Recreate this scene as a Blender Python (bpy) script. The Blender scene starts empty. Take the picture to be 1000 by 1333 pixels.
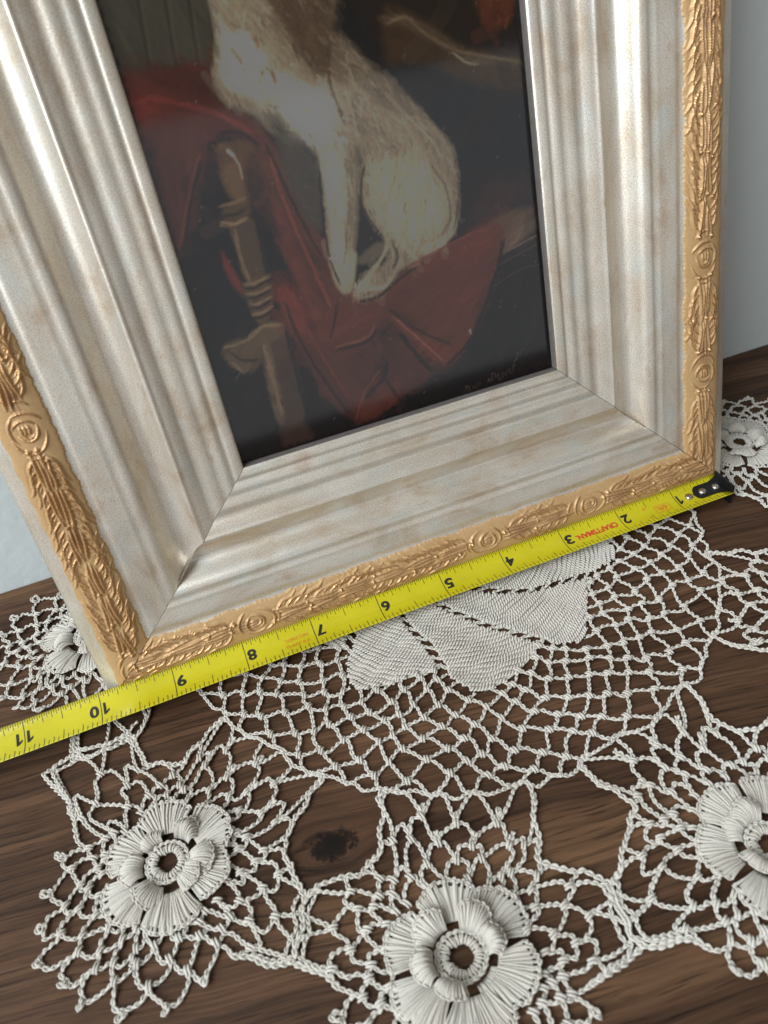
import bpy, math, random
import numpy as np
from mathutils import Matrix, Vector

random.seed(7)
RNG = np.random.default_rng(11)
scene = bpy.context.scene
COL = scene.collection
PI = math.pi

# ------------------------------------------------------------------ camera
cam_data = bpy.data.cameras.new("camera")
cam = bpy.data.objects.new("camera", cam_data)
COL.objects.link(cam)
scene.camera = cam
CAM_R = ((0.92982407, 0.31325907, -0.19312161),
         (-0.34888012, 0.58339761, -0.73343704),
         (-0.11708912, 0.74934370, 0.65174700))
CAM_C = (-0.19223, -0.18167, 0.20923)
cam.matrix_world = Matrix(((*CAM_R[0], CAM_C[0]), (*CAM_R[1], CAM_C[1]), (*CAM_R[2], CAM_C[2]), (0, 0, 0, 1)))
cam_data.sensor_fit = 'VERTICAL'
cam_data.sensor_height = 36.0
cam_data.sensor_width = 27.0
cam_data.lens = 25.98
cam_data.clip_start = 0.01
cam_data.clip_end = 50.0
cam_data.dof.use_dof = True
cam_data.dof.focus_distance = 0.285
cam_data.dof.aperture_fstop = 17.0

# ------------------------------------------------------------------ light
world = bpy.data.worlds.new("World")
scene.world = world
world.use_nodes = True
wbg = world.node_tree.nodes["Background"]
wbg.inputs["Color"].default_value = (1.0, 0.90, 0.79, 1)
wbg.inputs["Strength"].default_value = 0.19


def area_lamp(name, loc, target, sx, sy, watts, color):
    d = bpy.data.lights.new(name, 'AREA')
    d.shape = 'RECTANGLE'
    d.size, d.size_y = sx, sy
    d.energy = watts
    d.color = color
    o = bpy.data.objects.new(name, d)
    COL.objects.link(o)
    o.location = loc
    o.rotation_euler = (Vector(target) - Vector(loc)).to_track_quat('-Z', 'Y').to_euler()
    return o


# daylight from a window to the left of the table, and the bright room behind the camera
area_lamp("window_light", (-1.20, -0.62, 0.98), (-0.12, 0.0, 0.05), 0.9, 1.2, 38.0, (0.86, 0.935, 1.0))
area_lamp("room_light", (0.40, -1.60, 0.07), (0.40, 0.0, 0.07), 2.2, 1.08, 3.6, (0.87, 0.94, 1.0))

vs = scene.view_settings
vs.view_transform = 'Standard'
vs.look = 'None'
vs.gamma = 1.0
vs.exposure = 0.0
vs.use_curve_mapping = False


# ------------------------------------------------------------------ helpers
def prop(o, label=None, cat=None, group=None, kind=None):
    if label: o["label"] = label
    if cat: o["category"] = cat
    if group: o["group"] = group
    if kind: o["kind"] = kind
    return o


def empty(name, parent=None, loc=(0, 0, 0)):
    o = bpy.data.objects.new(name, None)
    o.empty_display_size = 0.01
    COL.objects.link(o)
    o.location = loc
    if parent: o.parent = parent
    return o


def link(name, me, parent=None):
    o = bpy.data.objects.new(name, me)
    COL.objects.link(o)
    if parent: o.parent = parent
    return o


def np_mesh(name, verts, quads=None, tris=None, mat=None, smooth=True, uv=None, colors=None, scalars=None):
    """mesh from numpy arrays; uv is per vertex, colors / scalars are point attributes"""
    verts = np.asarray(verts, dtype=np.float32)
    q = np.asarray(quads, dtype=np.int32).reshape(-1, 4) if quads is not None and len(quads) else np.zeros((0, 4), np.int32)
    t = np.asarray(tris, dtype=np.int32).reshape(-1, 3) if tris is not None and len(tris) else np.zeros((0, 3), np.int32)
    me = bpy.data.meshes.new(name)
    me.vertices.add(len(verts))
    me.vertices.foreach_set("co", verts.ravel())
    nl = q.size + t.size
    me.loops.add(nl)
    li = np.concatenate([q.ravel(), t.ravel()])
    me.loops.foreach_set("vertex_index", li)
    me.polygons.add(len(q) + len(t))
    starts = np.concatenate([np.arange(len(q)) * 4, q.size + np.arange(len(t)) * 3]).astype(np.int32)
    me.polygons.foreach_set("loop_start", starts)
    me.polygons.foreach_set("use_smooth", np.full(len(starts), bool(smooth)))
    if uv is not None:
        lay = me.uv_layers.new(name="UVMap")
        lay.data.foreach_set("uv", np.asarray(uv, np.float32)[li].ravel())
    if colors is not None:
        at = me.color_attributes.new("Paint", 'FLOAT_COLOR', 'POINT')
        at.data.foreach_set("color", np.asarray(colors, np.float32).ravel())
    if scalars is not None:
        for k, v in scalars.items():
            at = me.attributes.new(k, 'FLOAT', 'POINT')
            at.data.foreach_set("value", np.asarray(v, np.float32).ravel())
    me.update()
    me.validate()
    if mat: me.materials.append(mat)
    return me


def grid_quads(nu, nv, base=0):
    i, j = np.meshgrid(np.arange(nu - 1), np.arange(nv - 1), indexing='ij')
    a = base + i * nv + j
    return np.stack([a, a + nv, a + nv + 1, a + 1], -1).reshape(-1, 4)


class MB:
    """collects tubes and sheets into one mesh"""
    def __init__(self):
        self.v, self.q, self.t, self.n = [], [], [], 0

    def add(self, v, q=None, t=None):
        self.v.append(np.asarray(v, float))
        if q is not None and len(q): self.q.append(np.asarray(q) + self.n)
        if t is not None and len(t): self.t.append(np.asarray(t) + self.n)
        self.n += len(v)

    def tube(self, c, r, sides=5, closed=False, ref=(0, 0, 1)):
        c = np.asarray(c, float)
        m = len(c)
        if closed:
            T = np.roll(c, -1, 0) - np.roll(c, 1, 0)
        else:
            T = np.gradient(c, axis=0)
        T /= np.linalg.norm(T, axis=1, keepdims=True) + 1e-12
        n1 = np.cross(T, np.asarray(ref, float))
        n1 /= np.linalg.norm(n1, axis=1, keepdims=True) + 1e-9
        n2 = np.cross(n1, T)
        th = np.arange(sides) * 2 * PI / sides
        r = np.broadcast_to(np.asarray(r, float), (m,))
        v = c[:, None, :] + r[:, None, None] * (np.cos(th)[None, :, None] * n1[:, None, :] + np.sin(th)[None, :, None] * n2[:, None, :])
        i = np.arange(m if closed else m - 1)
        j = np.arange(sides)
        I, J = np.meshgrid(i, j, indexing='ij')
        I2, J2 = (I + 1) % m, (J + 1) % sides
        q = np.stack([I * sides + J, I * sides + J2, I2 * sides + J2, I2 * sides + J], -1).reshape(-1, 4)
        v = v.reshape(-1, 3)
        if not closed:      # end caps
            t = []
            v = np.concatenate([v, c[:1], c[-1:]])
            for jj in range(sides):
                t.append((m * sides, (jj + 1) % sides, jj))
                t.append((m * sides + 1, (m - 1) * sides + jj, (m - 1) * sides + (jj + 1) % sides))
            self.add(v, q, t)
        else:
            self.add(v, q)

    def box(self, x0, x1, y0, y1, z0, z1):
        v = [(x, y, z) for x in (x0, x1) for y in (y0, y1) for z in (z0, z1)]
        self.add(v, [(0, 1, 3, 2), (4, 6, 7, 5), (0, 4, 5, 1), (2, 3, 7, 6), (0, 2, 6, 4), (1, 5, 7, 3)])

    def mesh(self, name, mat, smooth=True):
        v = np.concatenate(self.v)
        q = np.concatenate(self.q) if self.q else None
        t = np.concatenate(self.t) if self.t else None
        return np_mesh(name, v, q, t, mat, smooth)


def resample(p, ds, closed=False):
    """Catmull-Rom through p, then even arc length"""
    p = np.asarray(p, float)
    if closed:
        P = np.vstack([p[-1:], p, p[:2]])
    else:
        P = np.vstack([2 * p[:1] - p[1:2], p, 2 * p[-1:] - p[-2:-1]])
    k = len(P) - 3
    t = np.linspace(0, 1, 7)[:-1][None, :, None]
    a, b, c, d = P[:k, None], P[1:k + 1, None], P[2:k + 2, None], P[3:k + 3, None]
    q = 0.5 * ((2 * b) + (-a + c) * t + (2 * a - 5 * b + 4 * c - d) * t ** 2 + (-a + 3 * b - 3 * c + d) * t ** 3)
    q = q.reshape(-1, p.shape[1])
    q = np.vstack([q, P[-2:-1]])
    L = np.concatenate([[0], np.cumsum(np.linalg.norm(np.diff(q, axis=0), axis=1))])
    n = max(3, int(round(L[-1] / ds)) + 1)
    s = np.linspace(0, L[-1], n)
    return np.stack([np.interp(s, L, q[:, k2]) for k2 in range(p.shape[1])], 1)


# ------------------------------------------------------------------ materials
def new_mat(name):
    m = bpy.data.materials.new(name)
    m.use_nodes = True
    nt = m.node_tree
    return m, nt, nt.nodes["Principled BSDF"]


def N(nt, typ, **kw):
    n = nt.nodes.new(typ)
    for k, v in kw.items():
        if k in n.inputs.keys():
            n.inputs[k].default_value = v
        else:
            setattr(n, k, v)
    return n


def ramp(nt, fac, stops):
    r = nt.nodes.new("ShaderNodeValToRGB")
    el = r.color_ramp.elements
    while len(el) > 1: el.remove(el[-1])
    el[0].position, el[0].color = stops[0][0], (*stops[0][1], 1)
    for p, c in stops[1:]:
        e = el.new(p)
        e.color = (*c, 1)
    nt.links.new(fac, r.inputs["Fac"])
    return r.outputs["Color"]


def mapping(nt, src, scale=(1, 1, 1), rot=(0, 0, 0), loc=(0, 0, 0)):
    m = nt.nodes.new("ShaderNodeMapping")
    m.inputs["Scale"].default_value = scale
    m.inputs["Rotation"].default_value = rot
    m.inputs["Location"].default_value = loc
    nt.links.new(src, m.inputs["Vector"])
    return m.outputs["Vector"]


def noise(nt, vec, scale, detail=4, rough=0.5, dist=0.0):
    n = nt.nodes.new("ShaderNodeTexNoise")
    n.inputs["Scale"].default_value = scale
    n.inputs["Detail"].default_value = detail
    n.inputs["Roughness"].default_value = rough
    n.inputs["Distortion"].default_value = dist
    nt.links.new(vec, n.inputs["Vector"])
    return n.outputs["Fac"]


def mix(nt, fac, a, b, blend='MIX'):
    m = nt.nodes.new("ShaderNodeMix")
    m.data_type = 'RGBA'
    m.blend_type = blend
    for s, v in ((m.inputs[0], fac), (m.inputs[6], a), (m.inputs[7], b)):
        if isinstance(v, (int, float)): s.default_value = v
        elif isinstance(v, tuple): s.default_value = (*v, 1) if len(v) == 3 else v
        else: nt.links.new(v, s)
    return m.outputs[2]


def math_n(nt, op, a, b=0.0, clamp=False):
    m = nt.nodes.new("ShaderNodeMath")
    m.operation = op
    m.use_clamp = clamp
    for s, v in ((m.inputs[0], a), (m.inputs[1], b)):
        if isinstance(v, (int, float)): s.default_value = v
        else: nt.links.new(v, s)
    return m.outputs[0]


def bump(nt, bsdf, height, strength, dist):
    b = nt.nodes.new("ShaderNodeBump")
    b.inputs["Strength"].default_value = strength
    b.inputs["Distance"].default_value = dist
    nt.links.new(height, b.inputs["Height"])
    nt.links.new(b.outputs["Normal"], bsdf.inputs["Normal"])


def objcoord(nt):
    return nt.nodes.new("ShaderNodeTexCoord").outputs["Object"]


def m_wood():
    m, nt, b = new_mat("dark_wood")
    oc = objcoord(nt)
    KX, KY = -0.195, -0.0763
    # knot: swirl the grain round it
    rel = mapping(nt, oc, loc=(-KX, -KY, 0))
    rel = mapping(nt, rel, rot=(0, 0, math.radians(8)))
    sep = nt.nodes.new("ShaderNodeSeparateXYZ")
    nt.links.new(rel, sep.inputs[0])
    warpn = noise(nt, mapping(nt, rel, scale=(9, 16, 1)), 1.0, 3, 0.55)
    ex = math_n(nt, 'MULTIPLY', sep.outputs["X"], 1 / 0.036)
    ey = math_n(nt, 'MULTIPLY', sep.outputs["Y"], 1 / 0.017)
    d2 = math_n(nt, 'ADD', math_n(nt, 'MULTIPLY', ex, ex), math_n(nt, 'MULTIPLY', ey, ey))
    g = math_n(nt, 'DIVIDE', 1.0, math_n(nt, 'ADD', d2, 1.0))
    # bend of the fibres round the knot, away on both sides
    yb = math_n(nt, 'MULTIPLY', math_n(nt, 'MULTIPLY', sep.outputs["Y"], g), -0.75)
    y2 = math_n(nt, 'ADD', sep.outputs["Y"], yb)
    y2 = math_n(nt, 'ADD', y2, math_n(nt, 'MULTIPLY', warpn, 0.010))
    cmb = nt.nodes.new("ShaderNodeCombineXYZ")
    nt.links.new(sep.outputs["X"], cmb.inputs["X"])
    nt.links.new(y2, cmb.inputs["Y"])
    v = cmb.outputs[0]
    broad = noise(nt, mapping(nt, v, scale=(3.5, 46, 1)), 1.0, 4, 0.55, 0.15)
    mid = noise(nt, mapping(nt, v, scale=(7, 300, 1)), 1.0, 5, 0.62, 0.1)
    fine = noise(nt, mapping(nt, v, scale=(26, 800, 1)), 1.0, 3, 0.6)
    pore = noise(nt, mapping(nt, v, scale=(60, 1500, 1)), 1.0, 2, 0.5)
    c = ramp(nt, broad, [(0.28, (0.040, 0.0185, 0.0095)), (0.5, (0.086, 0.043, 0.0225)), (0.72, (0.170, 0.092, 0.047))])
    c2 = ramp(nt, mid, [(0.3, (0.42, 0.40, 0.38)), (0.5, (0.95, 0.95, 0.95)), (0.7, (1.35, 1.33, 1.3))])
    c = mix(nt, 0.8, c, c2, 'MULTIPLY')
    c3 = ramp(nt, fine, [(0.36, (0.55, 0.53, 0.5)), (0.55, (1.0, 1.0, 1.0)), (0.75, (1.25, 1.25, 1.25))])
    c = mix(nt, 0.7, c, c3, 'MULTIPLY')
    c4 = ramp(nt, pore, [(0.33, (0.30, 0.27, 0.25)), (0.42, (1, 1, 1))])
    c = mix(nt, 0.85, c, c4, 'MULTIPLY')
    lines = noise(nt, mapping(nt, v, scale=(9, 620, 1), loc=(2.3, 1.1, 0)), 1.0, 3, 0.7)
    c = mix(nt, 0.75, c, ramp(nt, lines, [(0.34, (0.38, 0.36, 0.34)), (0.44, (1, 1, 1)), (0.62, (1.12, 1.1, 1.08))]), 'MULTIPLY')
    # the knot itself
    kn = noise(nt, rel, 330.0, 6, 0.75)
    kx = math_n(nt, 'MULTIPLY', sep.outputs["X"], 1 / 0.0085)
    ky = math_n(nt, 'MULTIPLY', sep.outputs["Y"], 1 / 0.0050)
    kd = math_n(nt, 'SQRT', math_n(nt, 'ADD', math_n(nt, 'MULTIPLY', kx, kx), math_n(nt, 'MULTIPLY', ky, ky)))
    kd = math_n(nt, 'ADD', kd, math_n(nt, 'MULTIPLY', math_n(nt, 'SUBTRACT', kn, 0.5), 2.2))
    km = ramp(nt, kd, [(0.40, (0.08, 0.075, 0.07)), (0.74, (0.22, 0.2, 0.19)), (0.80, (0.62, 0.6, 0.58)), (1.15, (1, 1, 1))])
    c = mix(nt, 1.0, c, km, 'MULTIPLY')
    nt.links.new(c, b.inputs["Base Color"])
    rr = nt.nodes.new("ShaderNodeMapRange")
    nt.links.new(mid, rr.inputs["Value"])
    rr.inputs["To Min"].default_value = 0.42
    rr.inputs["To Max"].default_value = 0.62
    nt.links.new(rr.outputs[0], b.inputs["Roughness"])
    b.inputs["Specular IOR Level"].default_value = 0.22
    h = math_n(nt, 'ADD', math_n(nt, 'MULTIPLY', fine, 0.6), math_n(nt, 'MULTIPLY', pore, 0.4))
    bump(nt, b, h, 0.5, 0.0005)
    return m


def m_wall():
    m, nt, b = new_mat("wall_paint")
    oc = objcoord(nt)
    n1 = noise(nt, oc, 3.0, 2)
    c = ramp(nt, n1, [(0.3, (0.55, 0.60, 0.59)), (0.7, (0.60, 0.645, 0.635))])
    nt.links.new(c, b.inputs["Base Color"])
    b.inputs["Roughness"].default_value = 0.75
    h = math_n(nt, 'ADD', noise(nt, oc, 190.0, 3, 0.5), math_n(nt, 'MULTIPLY', noise(nt, oc, 70.0, 2, 0.5), 1.2))
    bump(nt, b, h, 0.22, 0.0012)
    return m


def m_champagne():
    m, nt, b = new_mat("champagne_leaf")
    uv = nt.nodes.new("ShaderNodeUVMap")
    uv.uv_map = "UVMap"
    u = uv.outputs[0]
    patch = noise(nt, mapping(nt, u, scale=(38, 60, 1)), 1.0, 6, 0.62, 0.8)
    streak = noise(nt, mapping(nt, u, scale=(30, 500, 1)), 1.0, 4, 0.6)
    cloud = noise(nt, mapping(nt, u, scale=(60, 110, 1), loc=(3.1, 7.7, 0)), 1.0, 5, 0.65)
    speck = noise(nt, u, 3200.0, 2, 0.6)
    speck2 = noise(nt, u, 1500.0, 2, 0.6)
    c = ramp(nt, patch, [(0.26, (0.62, 0.485, 0.345)), (0.42, (0.74, 0.66, 0.545)), (0.60, (0.84, 0.79, 0.70))])
    c = mix(nt, ramp(nt, cloud, [(0.50, (0, 0, 0)), (0.70, (0.7, 0.7, 0.7))]), c, (0.73, 0.76, 0.73))
    c = mix(nt, ramp(nt, cloud, [(0.28, (0.65, 0.65, 0.65)), (0.42, (0, 0, 0))]), c, (0.60, 0.42, 0.27))
    c = mix(nt, 0.14, c, ramp(nt, streak, [(0.3, (0.72, 0.70, 0.68)), (0.7, (1.12, 1.12, 1.12))]), 'MULTIPLY')
    c = mix(nt, 0.8, c, ramp(nt, speck, [(0.32, (0.58, 0.50, 0.42)), (0.5, (1, 1, 1)), (0.68, (1.22, 1.22, 1.22))]), 'MULTIPLY')
    c = mix(nt, 0.3, c, ramp(nt, speck2, [(0.3, (0.62, 0.55, 0.48)), (0.5, (1, 1, 1))]), 'MULTIPLY')
    nt.links.new(c, b.inputs["Base Color"])
    b.inputs["Metallic"].default_value = 0.72
    rr = nt.nodes.new("ShaderNodeMapRange")
    nt.links.new(speck, rr.inputs["Value"])
    rr.inputs["To Min"].default_value = 0.28
    rr.inputs["To Max"].default_value = 0.54
    nt.links.new(rr.outputs[0], b.inputs["Roughness"])
    h = math_n(nt, 'ADD', math_n(nt, 'MULTIPLY', speck2, 0.5), math_n(nt, 'MULTIPLY', patch, 0.6))
    bump(nt, b, h, 0.35, 0.0002)
    return m


def m_gold():
    m, nt, b = new_mat("gilded_relief")
    a = nt.nodes.new("ShaderNodeAttribute")
    a.attribute_name = "crest"
    r = nt.nodes.new("ShaderNodeAttribute")
    r.attribute_name = "rub"
    oc = objcoord(nt)
    sp = noise(nt, oc, 900.0, 3, 0.6)
    bl = noise(nt, oc, 60.0, 3, 0.6)
    ground = ramp(nt, bl, [(0.3, (0.475, 0.29, 0.125)), (0.7, (0.545, 0.35, 0.17))])
    crestc = ramp(nt, bl, [(0.35, (0.48, 0.23, 0.095)), (0.65, (0.66, 0.36, 0.16))])
    c = mix(nt, a.outputs["Fac"], ground, crestc)
    c = mix(nt, r.outputs["Fac"], c, (0.20, 0.075, 0.045))
    c = mix(nt, 0.3, c, ramp(nt, sp, [(0.3, (0.75, 0.72, 0.7)), (0.6, (1.05, 1.05, 1.05))]), 'MULTIPLY')
    nt.links.new(c, b.inputs["Base Color"])
    mr = nt.nodes.new("ShaderNodeMapRange")
    nt.links.new(a.outputs["Fac"], mr.inputs["Value"])
    mr.inputs["To Min"].default_value = 0.18
    mr.inputs["To Max"].default_value = 0.95
    nt.links.new(mr.outputs[0], b.inputs["Metallic"])
    rr = nt.nodes.new("ShaderNodeMapRange")
    nt.links.new(a.outputs["Fac"], rr.inputs["Value"])
    rr.inputs["To Min"].default_value = 0.50
    rr.inputs["To Max"].default_value = 0.20
    nt.links.new(rr.outputs[0], b.inputs["Roughness"])
    bump(nt, b, noise(nt, oc, 2200.0, 2, 0.6), 0.25, 0.00015)
    return m


def m_plain(name, col, rough=0.5, metal=0.0, spec=0.5):
    m, nt, b = new_mat(name)
    oc = objcoord(nt)
    n = noise(nt, oc, 400.0, 3, 0.6)
    c = ramp(nt, n, [(0.3, tuple(x * 0.88 for x in col)), (0.7, tuple(min(1, x * 1.08) for x in col))])
    nt.links.new(c, b.inputs["Base Color"])
    b.inputs["Roughness"].default_value = rough
    b.inputs["Metallic"].default_value = metal
    b.inputs["Specular IOR Level"].default_value = spec
    return m


def m_cotton():
    m, nt, b = new_mat("cotton_thread")
    oc = objcoord(nt)
    n = noise(nt, oc, 22.0, 3, 0.6)
    f = noise(nt, oc, 2600.0, 2, 0.6)
    c = ramp(nt, n, [(0.3, (0.55, 0.505, 0.435)), (0.7, (0.63, 0.595, 0.535))])
    c = mix(nt, 0.5, c, ramp(nt, f, [(0.3, (0.80, 0.79, 0.77)), (0.65, (1.06, 1.06, 1.06))]), 'MULTIPLY')
    nt.links.new(c, b.inputs["Base Color"])
    b.inputs["Roughness"].default_value = 0.85
    b.inputs["Specular IOR Level"].default_value = 0.2
    b.inputs["Sheen Weight"].default_value = 0.25
    b.inputs["Sheen Roughness"].default_value = 0.5
    bump(nt, b, f, 0.4, 0.0002)
    return m


def m_painting():
    m, nt, b = new_mat("oil_paint")
    a = nt.nodes.new("ShaderNodeAttribute")
    a.attribute_name = "Paint"
    nt.links.new(a.outputs["Color"], b.inputs["Base Color"])
    b.inputs["Roughness"].default_value = 0.7
    b.inputs["Specular IOR Level"].default_value = 0.2
    oc = objcoord(nt)
    bump(nt, b, noise(nt, oc, 500.0, 3, 0.6), 0.15, 0.0002)
    return m


def m_glass():
    m, nt, b = new_mat("clear_glass")
    nt.nodes.remove(b)
    out = nt.nodes["Material Output"]
    fr = nt.nodes.new("ShaderNodeFresnel")
    fr.inputs["IOR"].default_value = 1.5
    tr = nt.nodes.new("ShaderNodeBsdfTransparent")
    tr.inputs["Color"].default_value = (0.97, 0.975, 0.97, 1)
    gl = nt.nodes.new("ShaderNodeBsdfGlossy")
    gl.inputs["Roughness"].default_value = 0.07
    mx = nt.nodes.new("ShaderNodeMixShader")
    oc = objcoord(nt)
    sm = noise(nt, oc, 25.0, 3, 0.6)          # faint smears on the pane
    f2 = math_n(nt, 'MULTIPLY', fr.outputs[0], math_n(nt, 'ADD', 1.55, math_n(nt, 'MULTIPLY', sm, 0.3)))
    nt.links.new(f2, mx.inputs[0])
    nt.links.new(tr.outputs[0], mx.inputs[1])
    nt.links.new(gl.outputs[0], mx.inputs[2])
    nt.links.new(mx.outputs[0], out.inputs["Surface"])
    return m


def m_tape():
    m, nt, b = new_mat("yellow_tape_enamel")
    oc = objcoord(nt)
    n = noise(nt, oc, 45.0, 4, 0.6)
    f = noise(nt, oc, 1500.0, 2, 0.6)
    c = ramp(nt, n, [(0.3, (0.50, 0.435, 0.010)), (0.7, (0.58, 0.51, 0.014))])
    c = mix(nt, 0.3, c, ramp(nt, f, [(0.3, (0.85, 0.85, 0.8)), (0.6, (1, 1, 1))]), 'MULTIPLY')
    scr = noise(nt, mapping(nt, oc, scale=(14, 900, 200)), 1.0, 3, 0.7)      # hairline scuffs along the blade
    c = mix(nt, 0.5, c, ramp(nt, scr, [(0.30, (0.62, 0.6, 0.55)), (0.38, (1, 1, 1))]), 'MULTIPLY')
    nt.links.new(c, b.inputs["Base Color"])
    b.inputs["Roughness"].default_value = 0.36
    rr = nt.nodes.new("ShaderNodeMapRange")
    nt.links.new(n, rr.inputs["Value"])
    rr.inputs["To Min"].default_value = 0.20
    rr.inputs["To Max"].default_value = 0.38
    nt.links.new(rr.outputs[0], b.inputs["Roughness"])
    return m


MAT = dict(wood=m_wood(), wall=m_wall(), champ=m_champagne(), gold=m_gold(), cotton=m_cotton(),
           painting=m_painting(), glass=m_glass(), tape=m_tape(),
           ink=m_plain("black_ink", (0.018, 0.017, 0.015), 0.45),
           red=m_plain("red_ink", (0.55, 0.055, 0.02), 0.45),
           orange=m_plain("orange_ink", (0.62, 0.15, 0.02), 0.45),
           black_metal=m_plain("black_metal", (0.012, 0.012, 0.012), 0.35, 0.3),
           steel=m_plain("rivet_steel", (0.62, 0.60, 0.57), 0.3, 1.0),
           lip=m_plain("sight_edge_paint", (0.20, 0.175, 0.16), 0.45, 0.4),
           board=m_plain("backing_board", (0.30, 0.22, 0.14), 0.85))

# ------------------------------------------------------------------ setting: table top and wall
WALL_Y = 0.0828
tm = MB()
tm.box(-1.2, 1.2, -0.55, WALL_Y - 0.0006, -0.03, 0.0)
tab = link("table_top", tm.mesh("table_top", MAT['wood'], False))
prop(tab, "dark brown wooden table top with a black knot", "table", kind="structure")
wm = MB()
wm.box(-1.5, 1.5, WALL_Y, WALL_Y + 0.1, -0.6, 1.6)
wal = link("wall", wm.mesh("wall", MAT['wall'], False))
prop(wal, "pale blue grey textured wall behind the picture frame", "wall", kind="structure")

# ------------------------------------------------------------------ picture frame
LEAN = math.radians(13.0)
FW, FH, RW, RWB = 0.2535, 0.3000, 0.0681, 0.0655        # outer width and height, width of the side rails and of the foot / head rails
FX0 = 0.00199 - FW                        # left outer edge
Z0 = 0.0041
frame = empty("picture_frame", loc=(FX0, 0, Z0))
frame.rotation_euler = (-LEAN, 0, 0)       # leans back against the wall
prop(frame, "champagne silver picture frame with gold carved outer edge, leaning on the wall", "picture frame")
# local frame axes: x along the bottom, y into the wall (depth), z up the frame

# moulding section: (distance from the outer edge as a fraction of the rail, depth in mm)
PROFILE = [(0.000, 15.0), (0.000, 4.4), (0.004, 3.6), (0.020, 2.9), (0.045, 2.1), (0.070, 1.3),
           (0.10, 0.6), (0.14, 0.15), (0.18, 0.0), (0.23, 0.3), (0.275, 1.3), (0.285, 1.7),
           (0.305, 1.9), (0.325, 1.55), (0.350, 1.6), (0.40, 1.9), (0.42, 1.95), (0.437, 2.3), (0.452, 2.4), (0.466, 2.25),
           (0.480, 2.35), (0.498, 2.9), (0.515, 4.0), (0.532, 5.7), (0.550, 7.3), (0.568, 8.4), (0.588, 8.9), (0.612, 8.75), (0.638, 8.0), (0.662, 6.7), (0.684, 5.0),
           (0.694, 4.3), (0.702, 4.25), (0.716, 4.8), (0.738, 5.3), (0.760, 6.0), (0.778, 6.65), (0.795, 6.75), (0.81, 6.6),
           (0.825, 6.5), (0.845, 6.7), (0.862, 7.1), (0.876, 7.22), (0.89, 7.1), (0.905, 7.1), (0.918, 7.4), (0.93, 7.8),
           (0.938, 8.0), (0.952, 7.7), (0.972, 7.8), (0.990, 8.2), (0.9965, 8.6)]
PROFILE = [(f, d / 1000) for f, d in PROFILE]


def section(n_sub=3):
    p = np.array(PROFILE)
    side = p[:2]
    fine = resample(np.stack([p[1:, 0] * RW, p[1:, 1]], 1), 0.00045)
    fine[:, 0] /= RW
    return np.vstack([side[:1], fine])


SEC = section()


def sec_depth(f):
    return np.interp(f, SEC[1:, 0], SEC[1:, 1])


GAP = 0.00011


def rail_map(side, a, f, d):
    """a along the rail from its first corner, f fraction from the outer edge, d depth -> frame local"""
    o = f * (RWB if side in ('bottom', 'top') else RW)
    if side == 'bottom': return np.stack([a, d, o], -1)
    if side == 'left': return np.stack([o, d, a], -1)
    if side == 'right': return np.stack([FW - o, d, a], -1)
    return np.stack([a, d, FH - o], -1)


def along(side): return RW if side in ('bottom', 'top') else RWB     # how far a mitre reaches along this rail


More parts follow.
